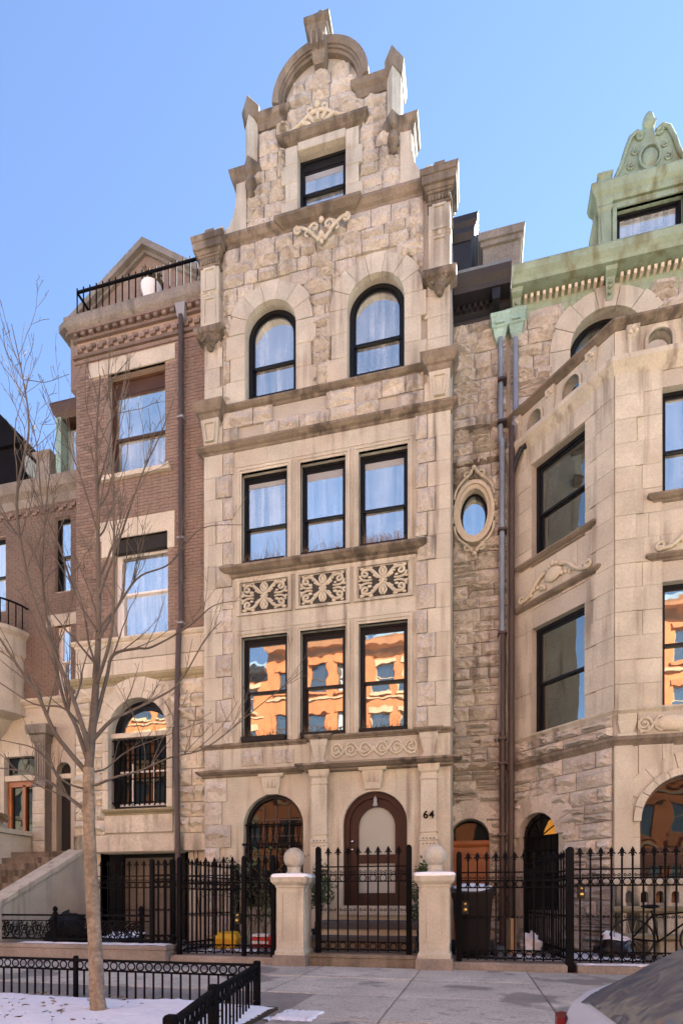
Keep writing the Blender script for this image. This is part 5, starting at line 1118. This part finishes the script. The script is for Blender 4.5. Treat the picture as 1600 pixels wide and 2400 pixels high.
LIMBS = [
 ([(208,1805,0),(218,1700,0),(228,1560,.02),(232,1420,.03),(230,1260,.0),(227,1100,-.02),(228,1000,0),(236,880,.05)], .052, .004),
 ([(203,1900,0),(160,1868,.1),(117,1833,.2),(51,1807,.35),(-30,1798,.5)], .026, .006),
 ([(200,1806,0),(165,1765,-.1),(128,1715,-.2),(87,1623,-.3),(61,1588,-.35),(0,1496,-.45),(-40,1440,-.5)], .034, .007),
 ([(206,1780,0),(178,1700,.1),(150,1640,.2),(120,1500,.25),(100,1350,.3),(112,1150,.35),(140,980,.4)], .030, .003),
 ([(212,1770,0),(190,1690,-.15),(158,1600,-.2),(75,1390,-.3),(40,1180,-.35),(68,1010,-.4),(55,890,-.4),(28,760,-.4)], .030, .003),
 ([(214,1740,0),(260,1690,.1),(300,1670,.2),(360,1640,.3),(420,1600,.35),(480,1500,.4),(520,1455,.4)], .024, .003),
 ([(224,1840,0),(275,1820,-.1),(326,1807,-.15),(400,1775,-.2),(485,1751,-.25),(602,1659,-.3),(709,1572,-.3)], .017, .003),
 ([(222,1700,0),(250,1590,.1),(266,1535,.15),(320,1520,.2),(357,1516,.25),(440,1470,.3),(500,1420,.3),(560,1408,.3)], .024, .003),
 ([(228,1600,0),(262,1480,-.1),(268,1300,-.2),(266,1100,-.2),(278,1000,-.2),(300,830,-.2)], .022, .003),
 ([(231,1500,0),(290,1400,.2),(330,1350,.25),(400,1320,.3),(470,1240,.35),(570,1230,.4)], .017, .003),
 ([(231,1400,0),(275,1280,-.1),(330,1120,-.15),(380,1010,-.2),(418,905,-.2)], .016, .003),
 ([(228,1480,0),(180,1400,.1),(140,1280,.2),(100,1180,.2),(80,1010,.25),(5,830,.3)], .018, .003),
 ([(206,1720,0),(150,1660,-.2),(80,1650,-.3),(0,1600,-.35),(-40,1580,-.4)], .015, .004),
 ([(227,1240,0),(190,1120,.1),(150,1020,.1),(95,880,.1)], .012, .003),
 ([(228,1150,0),(262,1010,.1),(255,900,.1),(258,790,.1)], .012, .003),
 ([(214,1810,0),(250,1800,.2),(300,1760,.3),(400,1720,.4),(480,1690,.4)], .013, .003),
 ([(203,1850,0),(150,1830,-.2),(90,1760,-.3),(30,1740,-.35),(-30,1730,-.4)], .014, .004),
]
for pts, r0, r1 in LIMBS: limb([tp(*p) for p in pts], r0*.84, r1*.9)
br.build('crown', 'twig', TR, F0, True, 80)

# ================================================================== parked car at the kerb
CR = thing('parked_car', (2.3, -9.95, -.275), 'silver hatchback at the kerb, only its tree-reflecting rear corner in view', 'car')
Yc, hw = -9.97, .84
# side profile of the upper body, rear at the left: (x, z) and half width
secs = [(.245, .10, .36, .70), (.255, .05, .62, .80), (.30, .0, .74, .82), (.36, -.05, .80, .83), (.48, -.08, .88, .83), (.60, -.10, .95, .82), (.72, -.10, .99, .80), (.95, -.10, 1.03, .78), (1.3, -.10, 1.06, .76), (1.9, -.10, 1.06, .75), (2.4, -.10, 1.02, .76), (3.2, -.10, .66, .80), (3.9, -.08, .58, .80), (4.3, -.02, .42, .74), (4.36, .02, .30, .66)]
def body(q):
    rings = []
    for x, zb, zt, h in secs:
        zw = min(zt-.02, .58); r = []
        for y, z in ((-h*.8, zb), (-h, zb+.12), (-h*1.0, zw*.6+zb*.4), (-h*.985, zw), (-h*(.84 if zt > .8 else .95), zw+(zt-zw)*.8), (-h*.62, zt-.005), (0, zt+.012), (h*.62, zt-.005), (h*(.84 if zt > .8 else .95), zw+(zt-zw)*.8), (h*.985, zw), (h, zw*.6+zb*.4), (h, zb+.12), (h*.8, zb)): r.append((x, Yc+y, z))
        rings.append(r)
    q.loft(rings)
cb = part(CR, 'body', 'car_paint', body, F0, True, 40)
def skin(q, xs, y0, y1, lift):
    n = 8; rows = []
    for x in xs:
        for (a, b_) in zip(secs[:-1], secs[1:]):
            if a[0] <= x <= b_[0]:
                t = (x-a[0])/(b_[0]-a[0]); zt = a[2]+(b_[2]-a[2])*t; h = a[3]+(b_[3]-a[3])*t; break
        r = []
        for k in range(n+1):
            v = y0+(y1-y0)*k/n; av = abs(v)
            zw = min(zt-.02, .58); z = zt+.012-(.017*av/.62) if av <= .62 else (zt-.005)+(zw+(zt-zw)*.8-(zt-.005))*(av-.62)/(.84-.62)
            r.append((x-lift*.6, Yc+v*h, z+lift))
        rows.append(r)
    q.loft(rows, cap=False, closed=False)
part(CR, 'rear_window', 'car_glass', lambda q: skin(q, [.315, .36, .42, .50, .58, .66, .72], -.8, .8, .006), F0, True, 60)
part(CR, 'roof_panel', 'car_glass', lambda q: skin(q, [.735, .95, 1.3, 1.9, 2.3], -.78, .78, .006), F0, True, 60)
part(CR, 'windscreen', 'car_glass', lambda q: skin(q, [2.42, 2.7, 3.0, 3.15], -.78, .78, .006), F0, True, 60)
part(CR, 'side_window', 'car_glass', lambda q: [q.add([(.9, Yc+s*.79, .60), (3.0, Yc+s*.805, .60), (2.4, Yc+s*.70, .85), (1.1, Yc+s*.70, .86)], [(0, 1, 2, 3)]) for s in (-1,)])
part(CR, 'side_window', 'car_glass', lambda q: [q.add([(.9, Yc+s*.79, .60), (3.0, Yc+s*.805, .60), (2.4, Yc+s*.70, .85), (1.1, Yc+s*.70, .86)], [(0, 1, 2, 3)]) for s in (1,)])
for s in (-1, 1):
    part(CR, 'tail_lamp', 'car_lamp', lambda q: q.loft([[(x, Yc+s*y, z) for x, y in ((.238, .70), (.243, .80), (.275, .842), (.295, .80), (.265, .70))] for z in (.50, .665)]), F0, True, 50)
    part(CR, 'headlamp', 'chrome', lambda q: q.loft([[(x, Yc+s*y, z) for x, y in ((4.30, .45), (4.18, .75), (4.0, .80), (4.1, .5))] for z in (.30, .42)]))
    for x in (1.05, 3.55):
        wh = part(CR, 'wheel', 'rubber', lambda q: q.loft([[(x+r*math.cos(a), Yc+s*y, .035+r*math.sin(a)) for a in [2*math.pi*i/28 for i in range(28)]] for r, y in ((.24, .66), (.30, .66), (.31, .70), (.31, .82), (.29, .86), (.21, .86))]), F0, True)
        part(wh, 'rim', 'chrome', lambda q: q.loft([[(x+r*math.cos(a), Yc+s*y, .035+r*math.sin(a)) for a in [2*math.pi*i/20 for i in range(20)]] for r, y in ((.21, .80), (.21, .865), (.17, .85), (.05, .86))]), F0, True)
part(CR, 'rear_bumper', 'car_paint', lambda q: q.loft([[(x, Yc+y*.8, z) for y in (-1, -.6, 0, .6, 1) for x in ([.30, .22, .20, .22, .30][int(round((y+1)/.5)) if y in (-1, 0, 1) else (1 if y < 0 else 3)],)]+[(.5, Yc+.8, z), (.5, Yc-.8, z)] for z in (.02, .30)]))

CR.location.x += .055
# ================================================================== small things in the yards
def bin_(x, y, zb, label, rz=0., s=1.):
    t = thing('trash_bin', (x, y, zb), label, 'trash bin'); fr = Frame((x, y, zb), rz)
    part(t, 'bin_body', 'black_plastic', lambda q: q.plan([(-.29*s, -.36*s), (.29*s, -.36*s), (.29*s, .36*s), (-.29*s, .36*s)], [(.06, .80), (.08, .82), (.90*s, 1.0), (.90*s, 1.06), (.95*s, 1.06)]), fr)
    part(t, 'lid', 'black_plastic', lambda q: q.loft([[(-.33*s, yy, z), (.33*s, yy, z), (.33*s, yy, z-.05), (-.33*s, yy, z-.05)] for yy, z in ((-.42*s, .985*s), (-.2*s, 1.05*s), (.3*s, 1.09*s), (.40*s, 1.04*s))]), fr)
    for sx in (-1, 1): part(t, 'wheel', 'rubber', lambda q: q.loft([[(sx*xx, .30*s+.13*math.cos(a), .13+.13*math.sin(a)) for a in [2*math.pi*i/16 for i in range(16)]] for xx in (.27*s, .33*s)]), fr)
    part(t, 'handle', 'black_plastic', lambda q: q.tube([(-.25*s, .40*s, 1.0*s), (-.25*s, .50*s, .98*s), (.25*s, .50*s, .98*s), (.25*s, .40*s, 1.0*s)], .016), fr)
    for k in range(3): part(t, 'bin_rib', 'black_plastic', lambda q: q.box((-.2+.2*k-.07)*s, (-.2+.2*k+.07)*s, -.385*s, -.33*s, .62*s, .66*s), fr)
    r = random.Random(3); n = 26
    sn = MB().loft([[(.27*s*k*math.cos(a)*(1+.15*r.random()), -.02+.33*s*k*math.sin(a)*(1+.12*r.random()), z+.05*math.sin(a)*k) for a in [2*math.pi*i/n for i in range(n)]] for z, k in ((1.05*s, 1.), (1.085*s, .96), (1.11*s, .75), (1.12*s, .3))]).build('lid_snow', 'snow', None, fr, True, 70)
    tag(sn, 'snow lying on the lid of the black trash bin', 'snow')
bin_(PX(1107, -1.55), -1.55, .14, 'black wheeled trash bin with snow on its lid behind the right gate', 0., 1.1)
def lump(name, label, cat, m, c, rad, seed, amp=.2, n=18, top=None):
    r = random.Random(seed); ph = [(r.uniform(1, 4), r.uniform(1, 4), r.uniform(0, 6)) for _ in range(6)]; b = MB(); rings = []
    for j in range(11):
        v = math.pi*(.03+.94*j/10)-math.pi/2; ring_ = []
        for i in range(n):
            a = 2*math.pi*i/n; k = 1+amp*sum(math.sin(p*a+q*v*2+o) for p, q, o in [(round(p), q, o) for p, q, o in ph])/3
            z = math.sin(v)*rad[2]*k; ring_.append((c[0]+rad[0]*math.cos(v)*math.cos(a)*k, c[1]+rad[1]*math.cos(v)*math.sin(a)*k, c[2]+max(z+rad[2]*.75, 0)))
        rings.append(ring_)
    b.loft(rings); o = b.build(name, m, None, F0, True, 40); tag(o, label, cat)
    if top:
        q = MB(); q.loft([[(c[0]+(x-c[0])*k, c[1]+(y-c[1])*k, z+.012) for x, y, z in rg] for rg, k in ((rings[7], 1.0), (rings[8], 1.0), (rings[9], 1.0), (rings[10], 1.0))])
        tag(q.build(name+'_snow', 'snow', None, F0, True, 60), top, 'snow')
    return o
lump('trash_bag', 'full black trash bag dusted with snow behind the right fence', 'trash bag', 'bag_plastic', (PX(1440, -1.2), -1.2, .14), (.30, .28, .22), 5, .3, 18, 'snow dusting the black trash bag behind the right fence')
lump('shopping_bag', 'slumped white plastic bag by the right divider fence', 'bag', 'white_bag', (PX(1243, -.9), -.9, .15), (.17, .15, .2), 8, .3)
lump('trash_bag', 'flat black trash bag by the basement of the brick house', 'trash bag', 'bag_plastic', (-6.9, -1.35, .14), (.55, .35, .16), 15, .3, 18, 'snow on the flat black bag by the brick house')
lump('trash_bag', 'tall dark covered heap behind the low scroll fence', 'trash bag', 'black_plastic', (-8.1, -1.5, .14), (.42, .35, .40), 18, .15)
t = thing('tool_box', (PX(530, -.9), -.9, .14), 'bright yellow plastic box with sloping lid in the left yard', 'box'); fr = Frame((PX(530, -.9), -.9, .14), R(8))
part(t, 'tub', 'yellow_plastic', lambda q: q.plan([(-.26, -.18), (.26, -.18), (.26, .18), (-.26, .18)], [(0, .8), (.16, 1), (.18, 1.05), (.2, 1.05)]), fr)
part(t, 'lid', 'yellow_plastic', lambda q: q.loft([[(-.27, -.19, .2), (.27, -.19, .2), (.27, .19, .2), (-.27, .19, .2)], [(-.20, -.10, .29), (.20, -.10, .29), (.20, .16, .33), (-.20, .16, .33)]]), fr)
t = thing('broom', (PX(522, -.5), -.5, .14), 'grey-handled broom leaning on the wall above the yellow box', 'broom'); fr = Frame((PX(522, -.55), -.55, .14))
part(t, 'broom_handle', 'grey_metal', lambda q: q.tube([(0, 0, .1), (-.03, .5, 1.02)], .013), fr); part(t, 'broom_head', 'cardboard', lambda q: q.box(-.16, .16, -.03, .03, 0, .12), fr)
t = thing('milk_crate', (PX(616, -.7), -.7, .14), 'red and white open crate beside the left pillar', 'crate'); fr = Frame((PX(616, -.7), -.7, .14))
for k in range(4): part(t, 'slat', 'white_paint' if k % 2 else 'red_plastic', lambda q: q.ring([(-.17, .02+.07*k), (.17, .02+.07*k), (.17, .075+.07*k), (-.17, .075+.07*k)], [(-.16, .03+.07*k), (.16, .03+.07*k), (.16, .065+.07*k), (-.16, .065+.07*k)], -.15, .15).box(-.16, .16, -.148, -.14, .03+.07*k, .065+.07*k), fr)
lump('red_sack', 'red plastic sack beside the crate at the left pillar', 'bag', 'red_plastic', (PX(640, -.75), -.75, .14), (.12, .12, .15), 28, .2)
t = thing('cardboard_box', (PX(1197, -.9), -.9, .14), 'tall brown cardboard box beside the trash bin', 'box'); fr = Frame((PX(1197, -.9), -.9, .14), R(15))
part(t, 'carton', 'cardboard', lambda q: q.box(-.05, .05, -.12, .12, 0, .62), fr); part(t, 'flap', 'cardboard', lambda q: q.loft([[(-.05, -.12, .62), (.05, -.12, .62), (.05, .12, .62), (-.05, .12, .62)], [(-.10, -.12, .66), (-.09, -.12, .665), (-.09, .12, .665), (-.10, .12, .66)]]), fr)
# bicycle behind the right fence
bx, by, bz = 2.95, -1.55, .14
bc = thing('bicycle', (bx, by, bz), 'dark bicycle leaning by the stone wing wall at the right edge', 'bicycle'); fr = Frame((bx, by, bz), R(-12))
for k, x in enumerate((-.5, .5)):
    wb = part(bc, 'wheel', 'rubber', lambda q: q.loft([[(x+(.32+.016*math.cos(c))*math.cos(a), .016*math.sin(c), .335+(.32+.016*math.cos(c))*math.sin(a)) for c in (0, 1.57, 3.14, 4.71)] for a in [2*math.pi*i/28 for i in range(29)]], cap=False), fr, True)
    part(wb, 'spokes', 'chrome', lambda q: [q.tube([(x, 0, .335), (x+.31*math.cos(a), 0, .335+.31*math.sin(a))], .003, 3) for a in [2*math.pi*i/14 for i in range(14)]], fr)
part(bc, 'frame', 'iron', lambda q: [q.tube([a, b_], .016, 6) for a, b_ in (((-.5, 0, .335), (-.12, 0, .30)), ((-.12, 0, .30), (-.22, 0, .80)), ((-.5, 0, .335), (-.2, 0, .72)), ((-.2, 0, .72), (.33, 0, .78)), ((-.12, 0, .30), (.35, 0, .70)), ((.32, 0, .86), (.5, 0, .335)))], fr, True)
part(bc, 'saddle', 'black_plastic', lambda q: q.sphere((-.24, 0, .86), .1, 10, 6, (1.4, .7, .35)), fr, True); part(bc, 'handlebar', 'chrome', lambda q: q.tube([(.30, -.25, .98), (.36, -.12, .95), (.32, 0, .92), (.36, .12, .95), (.30, .25, .98)], .012, 6), fr, True)

# ================================================================== plants
def foliage(b, c, rad, n, leaf, r, droop=0.):
    for _ in range(n):
        while True:
            v = Vector((r.uniform(-1, 1), r.uniform(-1, 1), r.uniform(-1, 1)))
            if .25 < v.length < 1: break
        p = Vector(c)+Vector((v.x*rad[0], v.y*rad[1], v.z*rad[2])); a = Vector((r.uniform(-1, 1), r.uniform(-1, 1), r.uniform(-.6-droop, .8))).normalized(); s = a.orthogonal().normalized(); l = leaf*r.uniform(.6, 1.3); w_ = l*.28
        b.add([p, p+a*l*.5+s*w_, p+a*l, p+a*l*.5-s*w_], [(0, 1, 2, 3)])
def shrub(x, y, zb, h, rad, label, seed, pot=True):
    t = thing('potted_shrub', (x, y, zb), label, 'shrub', 'shrubs beside the front door'); r = random.Random(seed); fr = Frame((x, y, zb))
    part(t, 'pot', 'black_plastic', lambda q: q.lathe(0, 0, [(.13, 0), (.18, .34), (.20, .35), (.20, .40), (.17, .40), (.16, .36)], 18), fr, True)
    part(t, 'stem', 'bark', lambda q: [q.tube([(0, 0, .35), (.03*math.cos(k*2), .03*math.sin(k*2), h*.5), (.1*math.cos(k*2), .1*math.sin(k*2), h*.9)], [.014, .01, .004], 5) for k in range(3)], fr)
    b = MB()
    for k in range(7): foliage(b, (r.uniform(-.6, .6)*rad, r.uniform(-.5, .5)*rad, h*.68+r.uniform(-.3, .3)*h), (rad*.6, rad*.6, h*.16), 110, .075, r)
    b.build('leaves', 'leaf', t, fr)
shrub(PX(752, -.75), -.75, .14, 1.72, .30, 'leafy green potted shrub left of the front door', 4); shrub(PX(978, -.75), -.75, .14, 1.70, .26, 'leafy green potted shrub right of the front door', 6)
vn = thing('window_vine', (-4.75, -.3, .14), 'scraggly vine climbing over the left arched window', 'vine'); r = random.Random(9)
vb, vl = MB(), MB()
for k in range(26):
    p = Vector((-4.75+r.uniform(-.15, .9), -.32+r.uniform(-.05, .1), .14)); q = [p.copy()]; d = Vector((r.uniform(-.15, .15), 0, 1))
    for m in range(16):
        d = (d+Vector((r.uniform(-.35, .35), r.uniform(-.08, .08), r.uniform(-.25, .12)))).normalized(); q.append(q[-1]+d*.13); 
        if m > 3 and r.random() < .55: foliage(vl, q[-1], (.10, .06, .10), 7, .06, r, .3)
    vb.tube(q, .006, 4)
vb.build('stems', 'twig', vn); vl.build('leaves', 'leaf', vn)
# window boxes
def window_box(x0, x1, z, y, label, seed, green, dry):
    t = thing('window_box', ((x0+x1)/2, y, z), label, 'window box', 'window boxes on the stone sills'); r = random.Random(seed)
    part(t, 'trough', 'black_plastic', lambda q: q.loft([[(x0, y-.09, z), (x1, y-.09, z), (x1, y+.09, z), (x0, y+.09, z)], [(x0-.01, y-.1, z+.11), (x1+.01, y-.1, z+.11), (x1+.01, y+.1, z+.11), (x0-.01, y+.1, z+.11)]]))
    b = MB()
    for k in range(dry):
        x = r.uniform(x0+.03, x1-.03); h = r.uniform(.06, .26)*(2.2 if r.random() < .06 else 1); yy = y+r.uniform(-.07, .05)
        b.tube([(x, yy, z+.1), (x+r.uniform(-.04, .04), yy+r.uniform(-.03, .03), z+.1+h*.6), (x+r.uniform(-.09, .09), yy+r.uniform(-.05, .05), z+.1+h)], [.004, .003, .002], 3)
    b.build('dry_stalks', 'dry_leaf', t)
    if green:
        b = MB()
        for k in range(9): foliage(b, (x0+(x1-x0)*(k+.5)/9+r.uniform(-.03, .03), y-.02, z+.13), (.07, .07, .05), green, .05, r)
        b.build('leaves', 'leaf', t)
for i, (a, b_) in enumerate(WINX):
    n_ = ('left', 'middle', 'right')[i]
    window_box(a+.04, b_-.06, 8.295, .02, f'black window box with dry stalks under the {n_} window of the upper row', 31+i, (6, 4, 0)[i], (60, 60, 150)[i])
    window_box(a+.02, b_-.04, 4.51, .0, f'black window box with low greenery under the {n_} window of the lower row', 41+i, 9, 35)
pp = thing('planter', (-11.5, -.15, 2.88), 'pale stone planter box with trailing plant on the left stoop wall', 'planter'); part(pp, 'planter_box', 'left_stone', lambda q: q.mould(-11.65, -11.25, .25, -.4, [(2.88, -.02), (2.92, 0), (3.14, .02), (3.16, .05), (3.2, .05)]))
b = MB(); r = random.Random(2); [foliage(b, (-11.3+.08*k, -.2, 3.15-.02*k), (.14, .2, .10), 90, .06, r, .4) for k in range(6)]; b.build('leaves', 'dry_leaf', pp)
tp_ = thing('terrace_pot', (-7.35, .3, 14.78), 'white pot with dry brown plant on the roof edge behind the railing', 'plant pot'); part(tp_, 'pot', 'white_paint', lambda q: q.lathe(-7.35, .36, [(.15, 14.78), (.22, 15.15), (.24, 15.38), (.2, 15.40)], 18), F0, True)
b = MB(); [foliage(b, (-7.35+r.uniform(-.12, .12), .36, 15.45+.07*k), (.16, .12, .1), 40, .12, r) for k in range(5)]; b.build('dry_leaves', 'dry_leaf', tp_)

# ================================================================== houses across the street (seen only in the window panes; they throw the warm light)
PLACES = ['far left end', 'second from the far left', 'third from the far left', 'fourth from the left', 'left of the mirrored middle', 'middle, left half', 'middle, right half', 'right of the mirrored middle', 'fourth from the right', 'third from the far right', 'second from the far right', 'far right end']
def opposite(i, x0, wd, ht, look):
    wm, cm, lab = look; lab = lab+', '+PLACES[i]
    fr = Frame((x0+wd, -23.6, 0), R(180))          # faces +Y, local x runs the other way
    t = thing('row_house', (x0+wd/2, -25, 0), lab, 'house', 'row houses across the street')
    hs = []; nst = 5; sh = (ht-1.6)/nst
    for k in range(nst):
        for j in range(3):
            a = wd*(.1+.29*j); hs.append((a, a+wd*.19, 1.0+sh*k+.5, 1.0+sh*k+.5+sh*.58))
    part(t, 'wall', wm, lambda q: q.slab(rect(0, wd, 0, ht), [rect(*h) for h in hs], 0, .35).box(0, wd, 3.0, 9.0, 0, ht-.2), fr)
    for h in hs:
        wn = part(t, 'window', 'tan_stone' if i % 2 else 'brown_wood', lambda q: q.ring(rect(*h), rect(h[0]+.07, h[1]-.07, h[2]+.07, h[3]-.07), .12, .2).box(h[0], h[1], .13, .19, (h[2]+h[3])/2-.03, (h[2]+h[3])/2+.03), fr)
        part(wn, 'pane', 'grey_metal' if (i*5+int(h[0]*7)) % 4 == 0 else 'pane_dim', lambda q: q.box(h[0]+.05, h[1]-.05, .16, .17, h[2]+.05, h[3]-.05), fr)
        part(wn, 'lintel', cm, lambda q: q.box(h[0]-.15, h[1]+.15, -.06, .05, h[3], h[3]+.35).box(h[0]-.1, h[1]+.1, -.1, .05, h[2]-.18, h[2]), fr)
    part(t, 'cornice', 'terracotta' if i % 3 else 'cornice_black', lambda q: q.mould(0, wd, .3, 0, [(ht-.9, .03), (ht-.8, .1), (ht-.5, .12), (ht-.4, .45), (ht-.1, .55), (ht, .6)], False), fr)
    for k in range(1, nst): part(t, 'belt_course', 'tan_stone', lambda q: q.box(0, wd, -.08, .05, 1.0+sh*k, 1.12+sh*k), fr)
    part(t, 'attic', 'slate_blue', lambda q: q.loft([[(.3, y, z) for y, z in ((.6, ht-.1), (1.4, ht+1.1), (5, ht+1.1), (5, ht-.1))], [(wd-.3, y, z) for y, z in ((.6, ht-.1), (1.4, ht+1.1), (5, ht+1.1), (5, ht-.1))]]), fr)
    part(t, 'stoop', 'cream_stone', lambda q: [q.box(wd*.68, wd*.9, -.4-.3*k, 0, 0, 1.5-.22*k) for k in range(6)], fr)
    part(t, 'roof', 'cornice_black', lambda q: q.box(.01, wd-.01, .36, 9, ht-.25, ht-.12), fr)
OM = [('orange_brick', 'tan_stone', 'orange brick house with cream lintels in the row across'), ('orange_brick', 'orange_brick', 'plain orange brick house in the row across'), ('cream_stone', 'cream_stone', 'cream stone house in the row across')]
x = -39.0
for i in range(12):
    wd = (6.4, 6.0, 7.0, 6.2)[i % 4]; opposite(i, x, wd, (17.4, 17.8, 17.2, 16.8, 18.0)[i % 5], OM[(2, 2, 0, 0, 1, 0, 0, 1, 0, 2, 2, 2)[i]]); x += wd
